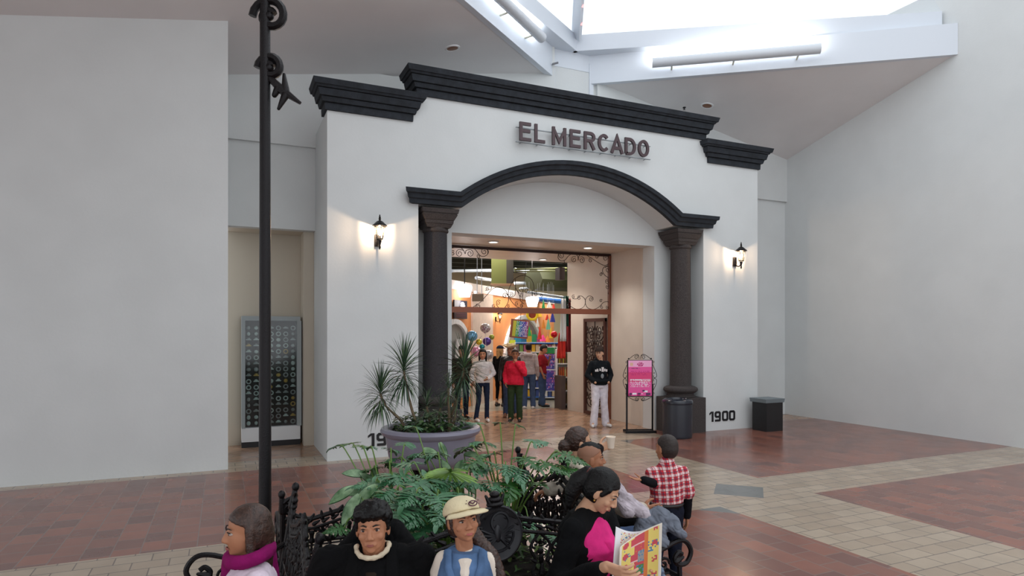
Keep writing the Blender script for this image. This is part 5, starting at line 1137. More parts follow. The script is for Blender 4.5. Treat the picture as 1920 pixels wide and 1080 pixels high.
def broadleaf(label, base, leaves, m=AGL):
    base = Vector(base); t = thing('variegated_plant', label, 'plant', base); st = MB(); lf = MB()
    for (px, py, d, L, ang) in leaves:
        L *= .82
        tip = at(px, py, d) - base; dr_ = Vector((CN, -SN, 0)) * math.cos(math.radians(ang)) + Vector((0, 0, 1)) * math.sin(math.radians(ang)) + Vector((-SN, -CN, 0)) * .3
        a0 = tip - dr_.normalized() * L * .5; stalk(st, (0, 0, .03), a0, .04, .007, .004); blade(lf, a0, dr_, dr_.cross(Vector((-SN, -CN, .8))), L, L * .36, .35, 9, 0, .12); blade(lf, a0 - Vector((0, 0, .003)) + Vector((SN, CN, 0)) * .004, dr_, dr_.cross(Vector((-SN, -CN, .8))), L * 1.03, L * .41, .35, 9, 1, .12)
    st.build('stems', STEM, t); lf.build('foliage', [m, AGLE], t, True, False)
broadleaf('variegated broad leaved plant low on the left behind the man', (.95, 3.9, .5), [(664, 885, 4.5, .2, 160), (700, 885, 4.5, .17, 70), (690, 895, 4.5, .17, 130), (640, 925, 4.2, .24, 200), (680, 930, 4.1, .26, 215), (675, 918, 4.2, .18, 185), (655, 955, 4.0, .26, 235), (715, 900, 4.4, .18, 40)])
broadleaf('variegated broad leaved plant between the two larger philodendrons', (1.6, 4.2, .5), [(800, 850, 4.9, .22, 170), (812, 848, 4.8, .2, -15), (832, 845, 4.8, .17, -60), (838, 876, 4.5, .18, 110), (860, 872, 4.5, .16, 60), (878, 905, 4.4, .22, -40), (893, 875, 4.5, .15, 40), (820, 888, 4.4, .18, 50), (885, 850, 4.9, .16, 10), (905, 855, 4.7, .14, 30)])
# fan palm
b_ = Vector((1.6, 4.0, .5)); t = thing('fan_palm', 'small yellow green fan palm leaf spread above the girl in the cap', 'plant', b_); c = at(845, 885, 4.15) - b_
st = MB(); stalk(st, (0, 0, 0), c, .05, .008, .006); st.build('stems', STEM, t); lf = MB()
for k in range(19):
    a = math.radians(-60 + k * 300 / 18 - 90 + 20); dr_ = Vector((CN, -SN, 0)) * math.cos(a + PI) + Vector((0, 0, .8)) * math.sin(a + PI) * .55 + Vector((-SN, -CN, 0)) * (.35 - .5 * math.sin(a)); blade(lf, c, dr_, dr_.cross(Vector((-SN, -CN, 1))), .2, .022, .3, 6, 0, .3)
lf.build('foliage', FAN, t, True, False)
# low ground cover
t = thing('ground_cover_plant', 'dense low green foliage filling the planter bed', 'plant', (1.38, 4.05, .5)); lf = MB()
for k in range(520):
    x, y = rp_.uniform(-.58, .58), rp_.uniform(-.4, .4); a = rp_.uniform(0, 2 * PI); z = rp_.uniform(.0, .28) * (1 - abs(x) * .5); dr_ = Vector((math.cos(a), math.sin(a), rp_.uniform(0, 1.0))); blade(lf, (x, y, z), dr_, dr_.cross(Vector((0, 0, 1)) + Vector((.1, .1, 0))), rp_.uniform(.06, .16), rp_.uniform(.015, .04), rp_.uniform(.4, 1), 4, int(rp_.random() < .4), .15)
lf.build('foliage', [LOW, leafmat('moss_green', srgb(92, 112, 48))], t, True, False)
# big bowl planter on its black pedestal
bp_ = at(808, 800, 7.5); BX, BY = bp_.x, bp_.y
t = thing('pedestal_urn', 'wide grey bowl planter on a black iron pedestal in front of the left column', 'planter', (BX, BY, 0)); BOWL = mat('lavender_grey_fibreglass', srgb(126, 124, 140), .3, noise_amt=.05, noise_scale=4)
q = MB(); q.lathe([(.06, .5), (.3, .5), (.42, .54), (.49, .63), (.52, .82), (.525, .86), (.57, .89), (.585, .925), (.57, .955), (.53, .965), (.49, .95), (.47, .9), (.44, .84), (.05, .83)], n=56); q.build('bowl', BOWL, t)
q = MB(); q.lathe([(.26, 0), (.26, .05), (.2, .09), (.12, .14), (.1, .2), (.14, .26), (.17, .3), (.13, .35), (.11, .42), (.2, .49), (.24, .51)], n=28)
for k in range(10): a = k * PI / 5; leafy(q, (.17 * math.cos(a), .17 * math.sin(a), .3), (math.cos(a), math.sin(a), .6), .1); leafy(q, (.2 * math.cos(a), .2 * math.sin(a), .46), (math.cos(a), math.sin(a), .9), .1)
q.build('pedestal', IRON, t); q = MB(); q.lathe([(.0, .86), (.45, .86), (.455, .87), (.44, .885), (.0, .9)], n=32); q.build('soil', SOIL, t)
def dracaena(label, bx_, by_, crowns, seed):
    r = random.Random(seed); base = Vector((BX + bx_, BY + by_, .88)); t = thing('dracaena_plant', label, 'plant', base); st = MB(); lf = MB()
    for (px, py, d, S, n) in crowns:
        c = at(px, py, d) - base; pts = catmull([Vector((0, 0, 0)), Vector((c.x * .35, c.y * .35, c.z * .35)) + Vector((r.uniform(-.03, .03), 0, 0)), Vector((c.x * .8, c.y * .8, c.z * .7)), c], 5); st.tube(pts, [.017] * 8 + [.013] * (len(pts) - 8), 7)
        ax = Vector((c.x * .2, c.y * .2, 1)).normalized()
        for k in range(n):
            t_ = k / n; a = k * 2.39996; e = math.radians(85 - 110 * t_ ** .9 + r.uniform(-8, 8)); dr_ = Vector((math.cos(a) * math.cos(e), math.sin(a) * math.cos(e), math.sin(e)))
            b0 = c + ax * (.1 - .34 * t_) * S * 2; blade(lf, b0, dr_, dr_.cross(Vector((.3, .2, 1))), S * r.uniform(.8, 1.15), .0125 * S / .35, .35 + 1.5 * t_ + (.25 if r.random() < .3 else 0), 7, int(r.random() < .3), .25, 0)
    st.build('stems', BARK, t); lf.build('foliage', [DRAC, DRAC2], t, True, False)
dracaena('tallest spiky dracaena in the bowl planter, in front of the white wall', -.12, .05, [(757, 695, 7.45, .36, 150)], 1)
dracaena('shorter spiky dracaena leaning left out of the bowl planter', -.28, -.02, [(713, 738, 7.35, .34, 130)], 2)
dracaena('spiky dracaena at the right of the bowl planter in front of the shoppers', .24, .05, [(870, 690, 7.5, .38, 120)], 3)
dracaena('small short dracaena in the middle of the bowl planter', .08, .12, [(800, 762, 7.6, .22, 70), (826, 765, 7.5, .2, 60)], 4)
dracaena('thin dracaena with a bare stem right of centre in the bowl planter', .2, -.05, [(841, 728, 7.4, .2, 60), (858, 750, 7.5, .2, 60)], 5)
t = thing('ivy_plant', 'low dark leafy filler plant covering the soil of the bowl planter', 'plant', (BX, BY, .88)); lf = MB()
for k in range(420):
    a = rp_.uniform(0, 2 * PI); r_ = .46 * math.sqrt(rp_.random()); b = rp_.uniform(0, 2 * PI); dr_ = Vector((math.cos(b), math.sin(b), rp_.uniform(-.2, .9))); blade(lf, (r_ * math.cos(a), r_ * math.sin(a), rp_.uniform(.02, .24) * (1.15 - r_)), dr_, dr_.cross(Vector((.1, 0, 1))), rp_.uniform(.07, .14), rp_.uniform(.03, .06), .6, 4, int(rp_.random() < .3), .12)
lf.build('foliage', [leafmat('ivy_green', srgb(44, 74, 38)), LOW], t, True, False)
# ---------------- the people round the benches ----------------
def unk(s, loc, yaw, p):
    """a place in the hall -> a figure's own joint frame (height 1.7)"""
    return (Matrix.Rotation(-yaw, 4, 'Z') @ (Vector(p) - Vector(loc))) / s
CREAMF = fabric('cream_fleece', srgb(206, 192, 168)); LILAC = fabric('pale_lilac_cloth', srgb(186, 176, 184), na=.3, ns=10); DENIM = fabric('washed_denim', srgb(84, 112, 150), na=.3, ns=9); PINKT = fabric('hot_pink_top', srgb(222, 50, 130)); CHAR = fabric('charcoal_trousers', srgb(62, 58, 60)); TEEW = fabric('white_t_shirt', srgb(226, 214, 200), na=.06)
# A: seated man in black
loc = V(.66, 3.04, 0); yaw = facing(6); j = SIT(.22, .47)
j.update(wrR=V(.1, .3, .62), wrL=V(-.1, .3, .62), elR=V(.3, .06, .72), elL=V(-.3, .06, .72), shR=j['shR'] + V(.02, 0, .03), shL=j['shL'] + V(-.02, 0, .03), nb=j['nb'] + V(0, 0, .03))
t, J, Mh = person('man with thick black hair in a black padded coat seated at the front left', loc, yaw, 1.72, j, (math.radians(-4), math.radians(7), math.radians(3)), .88, SK1, .004, w=1.1, fine=True, fw=1.08, lips=(146, 84, 74),
    top=dict(m=BLKC, g=.055, sr=.035, hem=.3, name='coat', wr=.014, extra=[((-.17, .02, .96), (-.07, -.09, 1.07), .06, .06), ((.17, .02, .96), (.07, -.09, 1.07), .06, .06), ((-.07, -.09, 1.07), (.07, -.09, 1.07), .06, .06), ((-.18, .06, 1.0), (-.07, .2, .86), .045, .04), ((.18, .06, 1.0), (.07, .2, .86), .045, .04)]),
    pants=dict(m=CHAR, r=.01), shoes=SHB, hairf=hair(lambda q: (h_short(q, 1, 120, 4), clip_ell(q, (0, -.02, .172), (.094, .108, .09), [(V(0, .07, .182), V(0, .3, -1))]), q.cap((.07, .02, .17), (.075, .008, .11), .016, .008), q.cap((-.07, .02, .17), (-.075, .008, .11), .016, .008), q.cap((-.05, .07, .2), (.05, .07, .2), .025, .025)), vox=.0045, wr=.005, ws=45, sm=2))
q = MB(); pts = [Vector((.078 * math.sin(a), .012 + .068 * -math.cos(a) * -1, .035 - .05 * max(0, math.cos(a)))) for a in [2 * PI * k / 28 for k in range(28)]]
q.tube([Mh @ p for p in pts], [.0105 + .003 * (k % 2) for k in range(28)], 8, closed=True); remeshed(q, 'fleece_collar', CREAMF, t, .005, 2, .003, 60)
q = MB(); up = (J['nb'] - J['pel']).normalized(); fr = up.cross(V(1, 0, 0)); c0 = J['che']; nb = J['nb']
q.loft([(J['wai'], V(1, 0, 0), fr, .035, .175), (c0, V(1, 0, 0), fr, .05, .195), (c0.lerp(nb, .45), V(1, 0, 0), fr, .06, .18), (c0.lerp(nb, .8), V(1, 0, 0), fr, .06, .14)], 20); remeshed(q, 'inner_shirt', fabric('dark_brown_shirt', srgb(40, 32, 26)), t, .006, 3, .004, 14)
p0 = c0 + fr * .2 + up * .02; q = MB(); q.tube([p0, p0 - up * .05 + fr * .004], .005, 5); q.build('zip', mat('brass_zip', srgb(150, 120, 60), .4, .6), t)
for s in (-1, 1): q = MB(); q.tube([nb + V(s * .075, 0, 0) + up * .03, c0.lerp(nb, .7) + V(s * .09, 0, 0) + fr * .13, c0 + V(s * .075, 0, 0) + fr * .185, J['wai'] + V(s * .05, 0, 0) + fr * .17], [.03, .034, .028, .014], 8, sq=.6); q.build('coat_edge', BLKC, t)
q = MB(); q.cap(J['shR'].lerp(J['elR'], .25) + fr * .07, J['shR'].lerp(J['elR'], .32) + fr * .08 - V(.03, 0, 0), .004, .004); q.build('sleeve_tab', mat('brass_zip', srgb(150, 120, 60), .4, .6), t)
# B: standing girl in cap and denim vest
loc = V(1.0, 2.74, 0); yaw = facing(2); H = 1.28
j = mod(head=V(0, .02, 1.475), shR=V(.13, -.01, 1.365), shL=V(-.13, -.01, 1.365), elR=V(.175, -.06, 1.08), elL=V(-.175, -.06, 1.08), wrR=V(.18, .02, .84), wrL=V(-.18, .02, .84), nb=V(0, -.015, 1.43))
t, J, Mh = person('girl in cream cap and denim vest over white t-shirt standing by the medallion', loc, yaw, H, j, (math.radians(24), math.radians(10), math.radians(4)), .78, SK1, .0035, w=.88, fw=1.16, female=True, child=True, fine=True, lips=(176, 96, 92), eyelook=-.6,
    top=dict(m=TEEW, g=.012, sr=.012, sleeve=.17, hem=.3, name='t_shirt', wr=.002), pants=dict(m=DENIM, r=.006), shoes=SHW)
fr_ = (J['nb'] - J['pel']).normalized().cross(V(1, 0, 0))
q = MB(); s_ = H / 1.7; up_ = V(0, 0, 1); front_ = V(0, 1, 0)
q.loft([((0, 0, .62), V(1, 0, 0), front_, .155, .122), ((0, 0, .74), V(1, 0, 0), front_, .147, .118), ((0, .004, .86), V(1, 0, 0), front_, .148, .122), ((0, .006, .96), V(1, 0, 0), front_, .15, .124), ((0, .0, 1.02), V(1, 0, 0), front_, .135, .108), ((0, -.005, 1.07), V(1, 0, 0), front_, .095, .08)], 24)
for s in (-1, 1): q.cap((s * .05, -.005, 1.035), (s * .1, -.008, 1.015), .05, .05)
q.xform(Matrix.Diagonal((.86, 1, 1, 1)))
o = remeshed(q, 'denim_vest', DENIM, t, .005, 4, .0012, 14)
q = MB(); q.loft([((0, .0, .9), V(1, 0, 0), front_, .006, .12), ((0, .004, .95), V(1, 0, 0), front_, .03, .132), ((0, .0, 1.0), V(1, 0, 0), front_, .052, .124), ((0, -.004, 1.05), V(1, 0, 0), front_, .066, .1), ((0, -.006, 1.068), V(1, 0, 0), front_, .05, .07)], 20); remeshed(q, 'shirt_front', TEEW, t, .004, 3)
for s in (-1, 1):
    q = MB(); q.tube([(s * .074, .05, 1.085), (s * .072, .1, 1.02), (s * .036, .132, .94), (s * .006, .132, .9)], [.013, .016, .013, .006], 8, sq=.5); q.build('lapel', DENIM, t)
    q = MB(); q.box(-.036, .036, -.004, .004, -.02, .02); q.xform(Matrix.Translation(Vector((s * .078, .113, .93))) @ Matrix.Rotation(-s * .45, 4, 'Z')); q.build('pocket_flap', fabric('dark_denim', srgb(62, 88, 124), na=.3), t); q = MB(); q.sphere((s * .078, .121, .92), .007); q.build('pocket_button', SHW, t)
for k in range(4): q = MB(); q.ell((0, .126 - .002 * k, .88 - k * .045), (.007, .004, .007)); q.build('button', mat('bronze_button', srgb(150, 120, 84), .3, .7), t)
q = MB(); clip_ell(q, (0, -.012, .15), (.082, .1, .088), [(V(0, .07, .178), V(0, .5, -1))]); clip_ell(q, (0, -.025, .11), (.082, .088, .1), [(V(0, .025, .1), V(0, 1, 0))])
q.cap((-.062, .035, .15), (-.07, .035, .08), .016, .012); q.cap((.064, .02, .14), (.07, .015, .09), .012, .006); q.chain([(-.05, -.06, .05), (-.09, -.03, -.03), (-.13, .02, -.11), (-.15, .04, -.22), (-.14, .04, -.34)], [.045, .034, .032, .028, .012])
q.xform(Mh); remeshed(q, 'hair', HAIRBR, t, .005, 2, .006, 70)
CAPM = fabric('cream_cap_cloth', srgb(222, 208, 172), na=.05); q = MB(); clip_ell(q, (0, -.008, .172), (.094, .112, .078), [(V(0, .03, .168), V(0, .25, -1))]); clip_ell(q, (0, -.0, .19), (.088, .106, .07), [(V(0, 0, .19), V(0, 0, -1))]); q.xform(Mh); remeshed(q, 'cap', CAPM, t, .0045, 3, .002, 20)
q = MB(); n = 14; vs_, fs_2 = [], []
for i in range(n + 1):
    a = -1.05 + 2.1 * i / n
    for r_, dz in ((.0, 0), (.035, -.003), (.068, -.016)): vs_.append(((.092 + r_ * .55) * math.sin(a), (.085 + r_) * math.cos(a) + .012, .178 + dz - .012 * abs(math.sin(a))))
for i in range(n):
    for k in range(2): a = i * 3 + k; fs_2.append((a, a + 1, a + 4, a + 3))
q.add(vs_, fs_2); q.xform(Mh); o = q.build('cap_brim', CAPM, t, True, False); md = o.modifiers.new('s', 'SOLIDIFY'); md.thickness = .006
q = MB(); q.tube([(.022 * math.cos(a) - .03, .098 - .006 * math.sin(a), .212 + .014 * math.sin(a)) for a in [2 * PI * k / 14 for k in range(14)]], .0035, 5, closed=True); q.tube([(-.045, .094, .219), (-.03, .1, .21), (-.015, .1, .22)], .004, 5)
for dx, dz in ((-.062, -.008), (-.06, .012), (-.05, .024), (.0, .02), (.004, .004)): q.sphere((dx - .0, .094, .212 + dz), .003)
q.xform(Mh @ Matrix.Translation(Vector((0, .006, .004)))); q.build('cap_badge', mat('maroon_badge', srgb(86, 44, 60), .5), t)
# C: woman reading
loc = V(1.80, 3.08, 0); yaw = facing(52); H = 1.7; j = SIT(.12, .515); s_ = H / 1.7
WR = unk(s_, loc, yaw, at(1138, 1062, 2.98)); WL = unk(s_, loc, yaw, at(1190, 1065, 3.25))
j.update(wrR=WR, elR=V(.27, .02, .74), wrL=WL, elL=V(-.2, .16, .72), knR=V(.12, .4, .52), shR=j['shR'] + V(-.01, .02, -.01))
t, J, Mh = person('woman with black ponytail in a black jacket and pink top reading a newspaper', loc, yaw, H, j, (math.radians(14), math.radians(-30), 0), .98, SK2, .004, w=1.05, female=True, fine=True, lips=(164, 92, 84),
    hands=dict(R=dict(d=V(.05, 1, -.12), pn=V(-.9, 0, .35), curl=.7), L=dict(d=V(.2, 1, .1), pn=V(.9, 0, .2), curl=.7)),
    top=dict(m=PINKT, g=.004, sr=.0, sleeve=.2, hem=.3, bust=.03, name='pink_top', wr=.006), pants=dict(m=CHAR, r=.004), shoes=SHB)
q = MB(); a = 1.05; up = (J['nb'] - J['pel']).normalized(); side = V(1, 0, 0); fr = up.cross(side)
che, nb, pel, wai = J['che'], J['nb'], J['pel'], J['wai']
q.loft([(pel - up * .06 - fr * .015, side, fr, .2, .15), (wai - fr * .01, side, fr, .17, .135), (che - fr * .012, side, fr, .19, .15), (che.lerp(nb, .5) - fr * .03, side, fr, .175, .115), (che.lerp(nb, .8) - fr * .045, side, fr, .13, .075), (nb - fr * .045, side, fr, .085, .05)], 26)
for n in 'RL': q.cap(nb - up * .02, J['sh' + n], .07, .064); q.chain([J['sh' + n], J['el' + n], J['el' + n].lerp(J['wr' + n], .88)], [.068, .06, .043])
o = remeshed(q, 'jacket', fabric('black_jacket_cloth', srgb(13, 14, 16)), t, .008, 3, .012, 9)
q = MB(); q.loft([(pel - up * .02, side, fr, .035, .152), (wai, side, fr, .042, .152), (che.lerp(wai, .3), side, fr, .05, .174), (che, side, fr, .056, .176), (che.lerp(nb, .28), side, fr, .06, .15), (che.lerp(nb, .4), side, fr, .06, .1)], 24); remeshed(q, 'pink_front', PINKT, t, .005, 3, .003, 14)
q = MB(); clip_ell(q, (0, -.016, .152), (.082, .1, .094), [(V(0, .066, .172), V(0, .45, -1))]); clip_ell(q, (0, -.025, .12), (.081, .09, .1), [(V(0, .006, .1), V(0, 1, .1)), (V(0, 0, .045), V(0, 0, -1))])
q.cap((.066, .04, .165), (.076, .02, .12), .018, .012); q.cap((-.066, .04, .165), (-.076, .02, .12), .018, .012); q.ell((0, -.12, .16), (.035, .035, .035)); q.chain([(0, -.12, .15), (.01, -.14, .09), (.02, -.135, .02), (.03, -.115, -.05)], [.04, .052, .046, .022])
q.xform(Mh); remeshed(q, 'hair', HAIRB, t, .005, 4, .0025, 60)
q = MB(); q.tube([Mh @ Vector((.03 * math.cos(a), -.118, .16 + .03 * math.sin(a))) for a in [2 * PI * k / 12 for k in range(12)]], .006, 6, closed=True); q.build('hair_tie', mat('dark_red_tie', srgb(96, 40, 34), .4), t)
q = MB(); q.sphere(Mh @ Vector((.076, -.0, .072)), .006); q.build('earring', mat('gold', srgb(190, 150, 70), .3, .8), t)
# newspaper
c = at(1182, 1052, 3.12); t = thing('newspaper', 'open colourful advertising newspaper held on the lap of the reading woman', 'newspaper', c, -YAW)
PAL = [mat('news_%d' % i, cc, .6) for i, cc in enumerate((srgb(232, 224, 210), srgb(230, 208, 112), srgb(200, 72, 86), srgb(80, 130, 170), srgb(70, 130, 70), srgb(216, 120, 60), srgb(150, 150, 150), srgb(236, 236, 240), srgb(232, 190, 190)))]
rr = random.Random(8); nx, ny = 34, 44
def page(i, j):
    if i < 2 or i > nx - 3 or j < 1 or j > ny - 2: return 0
    if i > nx - 11: return (1 if (j // 5) % 2 else 2) if 3 < (i - nx + 11) < 8 and rr.random() < .6 and j % 5 else (3 if (j // 7) % 3 == 1 and rr.random() < .5 else 1)
    if i > nx - 14: return 5
    if i < 10: return (2 if (i - 5) ** 2 + ((j % 9) - 4) ** 2 < 6 else 1) if rr.random() < .93 else 3
    if 22 < j < 31 and 15 < i < 21: return 6 if rr.random() < .8 else 3
    if 13 < j < 21 and 14 < i < 21: return 4 if rr.random() < .7 else 3
    if 10 <= i < 13 and (j // 6) % 2: return 1
    if j % 12 == 0: return 8
    return 2 if rr.random() < .95 else 5
def page2(i, j):
    if i < 2 or j > ny - 3: return 7
    if i < 5: return 7
    return rr.choice((1, 0, 0, 8, 8, 2, 3)) if rr.random() < .5 else 0
q = MB(); grid_panel(q, lambda u, v: (-.07 + .21 * u + .02 * v, -.06 + .05 * math.sin(u * 2.4) + .05 * v + .02 * (1 - u), -.16 + .3 * v * (.75 + .25 * u) + .04 * u * v), nx, ny, page); o = q.build('front_page', PAL, t, True, False); md = o.modifiers.new('s', 'SOLIDIFY'); md.thickness = .0015
rr = random.Random(9); q = MB(); grid_panel(q, lambda u, v: (-.09 + .22 * u + .03 * v * (1 - u), .0 + .03 * math.sin(u * 3) + .06 * v, -.1 + .25 * v - .035 * math.sin(u * PI) * v + .0 * u), nx, ny, page2); o = q.build('back_page', PAL, t, True, False); md = o.modifiers.new('s', 'SOLIDIFY'); md.thickness = .003
# D: man with shaved sides
loc = V(2.495, 4.11, 0); yaw = facing(100); H = 1.66; s_ = H / 1.7; j = SIT(.0, .44)
j.update(elL=unk(s_, loc, yaw, at(1068, 905, 4.85)), wrL=unk(s_, loc, yaw, at(1030, 918, 4.7)), elR=unk(s_, loc, yaw, at(1172, 955, 4.35)), wrR=unk(s_, loc, yaw, at(1203, 955, 4.35)))
KHA = fabric('khaki_shirt_cloth', srgb(186, 176, 162), na=.25, ns=10)
t, J, Mh = person('man with shaved sides and a flat strip of hair seated on the right hand bench', loc, yaw, H, j, (math.radians(-12), math.radians(4), 0), .97, SK3, .005, w=1.0, fine=True,
    hands=dict(L=dict(d=V(-.3, -.8, -.3), pn=V(0, 0, -1), curl=.8)), top=dict(m=KHA, g=.03, sr=.022, hem=.3, wr=.012, sm=3), pants=dict(m=JEANB, r=.02), shoes=SHW)
q = MB(); clip_ell(q, (0, -.014, .152), (.0755, .0945, .0865), [(V(0, .062, .17), V(0, .5, -1))]); clip_ell(q, (0, -.024, .13), (.0755, .0855, .09), [(V(0, -.005, .1), V(0, 1, -.1)), (V(0, 0, .07), V(0, 0, -1))]); q.xform(Mh); remeshed(q, 'shaved_sides', mat('shaved_scalp', srgb(140, 98, 76), .6), t, .004, 2)
q = MB(); clip_ell(q, (0, -.01, .155), (.06, .1, .096), [(V(0, 0, .2), V(0, -.1, -1))]); q.xform(Mh); remeshed(q, 'hair', HAIRB, t, .004, 1, .003, 60)
q = MB(); q.chain([(-.09, -.08, 1.02), (0, -.11, 1.06), (.09, -.08, 1.02)], [.05, .06, .05]); remeshed(q, 'white_hood', fabric('white_hood_cloth', srgb(228, 216, 196), na=.1), t, .008, 4, .006, 12)
# E: woman with bun and cup
loc = V(2.68, 4.62, 0); yaw = facing(112); H = 1.66; s_ = H / 1.7; j = SIT(.0, .46); cup = at(1145, 832, 5.0)
j.update(wrR=unk(s_, loc, yaw, at(1122, 842, 5.0)), elR=unk(s_, loc, yaw, at(1098, 885, 5.05)), wrL=V(-.12, .26, .62), elL=V(-.24, .04, .72))
rd = (unk(s_, loc, yaw, cup) - j['wrR']).normalized()
t, J, Mh = person('woman with brown bun holding up a paper cup on the right hand bench', loc, yaw, H, j, (math.radians(-14), math.radians(0), 0), 1.05, SK2, .0055, female=True, fine=True, hands=dict(R=dict(d=rd + V(0, 0, -.05), pn=unk(1, (0, 0, 0), yaw, (-SN, -CN, 0)) * -1, curl=.8, th=V(0, 0, 1))),
    top=dict(m=fabric('black_patterned_cloth', srgb(34, 28, 30), na=.6, ns=25), g=.025, sr=.016, hem=.3, name='blouse'), pants=dict(m=BLKC, r=.01), shoes=SHB,
    hairf=hair(lambda q: (h_cap_base(q), clip_ell(q, (0, -.018, .155), (.081, .1, .092), [(V(0, .05, .175), V(0, .5, -1))]), q.ell((.0, -.12, .09), (.055, .05, .055)), q.ell((.02, -.14, .1), (.03, .03, .035)), q.ell((-.02, -.14, .075), (.03, .03, .03))), HAIRBR, .005, .006, 50))
t = thing('paper_cup', 'pale paper cup held up by the woman with the bun', 'cup', cup + V(0, 0, -.035)); q = MB(); q.lathe([(.025, 0), (.026, .002), (.036, .085), (.039, .088), (.038, .092), (.034, .09), (.03, .075), (.0, .075)], n=24); q.build('cup', mat('cream_paper_cup', srgb(236, 222, 204), .5), t); q = MB(); q.lathe([(.0, .076), (.03, .078), (.02, .086), (.0, .088)], n=16); q.build('drink', mat('peach_foam', srgb(226, 190, 160), .6), t)
# F: boy in plaid
m = bpy.data.materials.new('red_white_plaid'); m.use_nodes = True; nt = m.node_tree; L = nt.links; N = nt.nodes; b = N['Principled BSDF']; b.inputs['Roughness'].default_value = .85
tc = N.new('ShaderNodeTexCoord'); sp = N.new('ShaderNodeSeparateXYZ'); mp = N.new('ShaderNodeMapping'); mp.inputs['Rotation'].default_value = (0, .06, 0); L.new(tc.outputs['Object'], mp.inputs[0]); L.new(mp.outputs[0], sp.inputs[0])
def wave(src, f, lo, ph=0):
    a = N.new('ShaderNodeMath'); a.operation = 'MULTIPLY_ADD'; L.new(src, a.inputs[0]); a.inputs[1].default_value = f; a.inputs[2].default_value = ph + 10; fr = N.new('ShaderNodeMath'); fr.operation = 'FRACT'; L.new(a.outputs[0], fr.inputs[0]); g = N.new('ShaderNodeMath'); g.operation = 'LESS_THAN'; L.new(fr.outputs[0], g.inputs[0]); g.inputs[1].default_value = lo; return g.outputs[0]
def mx(f, a, c, amt):
    n = N.new('ShaderNodeMix'); n.data_type = 'RGBA'; k = N.new('ShaderNodeMath'); k.operation = 'MULTIPLY'; L.new(f, k.inputs[0]); k.inputs[1].default_value = amt; L.new(k.outputs[0], n.inputs[0])
    if isinstance(a, tuple): n.inputs[6].default_value = a
    else: L.new(a, n.inputs[6])
    n.inputs[7].default_value = c; return n.outputs[2]
cc = srgb(202, 42, 54)
for src in ('X', 'Z'): cc = mx(wave(sp.outputs[src], 19, .34), cc, srgb(240, 226, 226), .6)
for src in ('X', 'Z'): cc = mx(wave(sp.outputs[src], 19, .14, .45), cc, srgb(70, 40, 70), .75)
for src in ('X', 'Z'): cc = mx(wave(sp.outputs[src], 38, .2, .2), cc, srgb(150, 20, 36), .6)
L.new(cc, b.inputs['Base Color']); PLAID = m
loc = at(1250, 1000, 5.0); loc.z = 0; yaw = facing(-168); H = 1.26; s_ = H / 1.7
j = mod(head=V(.0, .01, 1.405), nb=V(0, -.015, 1.38), shR=V(.175, -.01, 1.31), shL=V(-.175, -.01, 1.31), che=V(0, .01, 1.22), elR=V(.235, -.02, 1.05), wrR=V(.25, .03, .82), elL=unk(s_, loc, yaw, at(1231, 908, 4.95)), wrL=unk(s_, loc, yaw, at(1207, 900, 4.8)), anR=V(.11, -.02, .09), anL=V(-.12, .05, .09))
t, J, Mh = person('boy in a red plaid shirt over black sleeves standing with his back turned', loc, yaw, H, j, (math.radians(22), 0, 0), .92, SK1, .0055, w=1.05, child=True, fine=True,
    hands=dict(L=dict(d=unk(1, (0, 0, 0), yaw, (-CN, SN, .1)), pn=V(0, 0, 1), curl=.25, s=.95), R=dict(d=V(.02, .1, -1), pn=V(-1, .2, 0), curl=.4)),
    top=dict(m=fabric('black_long_sleeves', srgb(16, 17, 22)), g=.006, sr=.008, hem=.2, name='undershirt', wr=.004), pants=dict(m=fabric('very_dark_jeans', srgb(24, 28, 42)), r=.012), shoes=SHB,
    hairf=hair(lambda q: (clip_ell(q, (0, -.016, .152), (.078, .097, .089), [(V(0, .064, .172), V(0, .5, -1))]), clip_ell(q, (0, -.026, .125), (.078, .088, .098), [(V(0, -.008, .1), V(0, 1, -.1)), (V(0, 0, .045), V(0, 0, -1))])), mat('cropped_black_hair', srgb(42, 32, 28), .6, noise_amt=.3, noise_scale=80), .0045, .002, 80))
q = MB(); side = V(1, 0, 0); fr = V(0, 1, 0)
def JP_(k): return J[k]
a = 1.05 * s_; q.loft([(JP_('pel') + V(0, 0, .03), side, fr, .175 * a, .13 * a), (JP_('wai'), side, fr, .172 * a, .135 * a), (JP_('che') - V(0, 0, .03), side, fr, .178 * a, .14 * a), (JP_('che').lerp(JP_('nb'), .5), side, fr, .168 * a, .118 * a), (JP_('che').lerp(JP_('nb'), .85), side, fr, .12 * a, .09 * a), (JP_('nb') + V(0, 0, .01), side, fr, .085 * a, .08 * a)], 24)
for n in 'RL': q.cap(JP_('nb') - V(0, 0, .045), JP_('sh' + n) - V(0, 0, .01), .05, .052); q.cap(JP_('sh' + n) - V(0, 0, .012), JP_('sh' + n).lerp(JP_('el' + n), .85), .05, .062)
q.cap(JP_('nb'), JP_('nb') + V(0, 0, .02), .066, .06); remeshed(q, 'plaid_shirt', PLAID, t, .0065, 3, .007, 12)
q = MB(); q.tube([(.125 * math.cos(a) * a_, .095 * math.sin(a) * a_, JP_('pel').z + .018) for a in [2 * PI * k / 24 for k in range(24)] for a_ in (1,)], .013, 6, closed=True); q.tube([(-.11, -.03, JP_('pel').z + .02), (-.16, -.05, JP_('pel').z + .03)], .012, 6); q.build('belt', SHB, t)
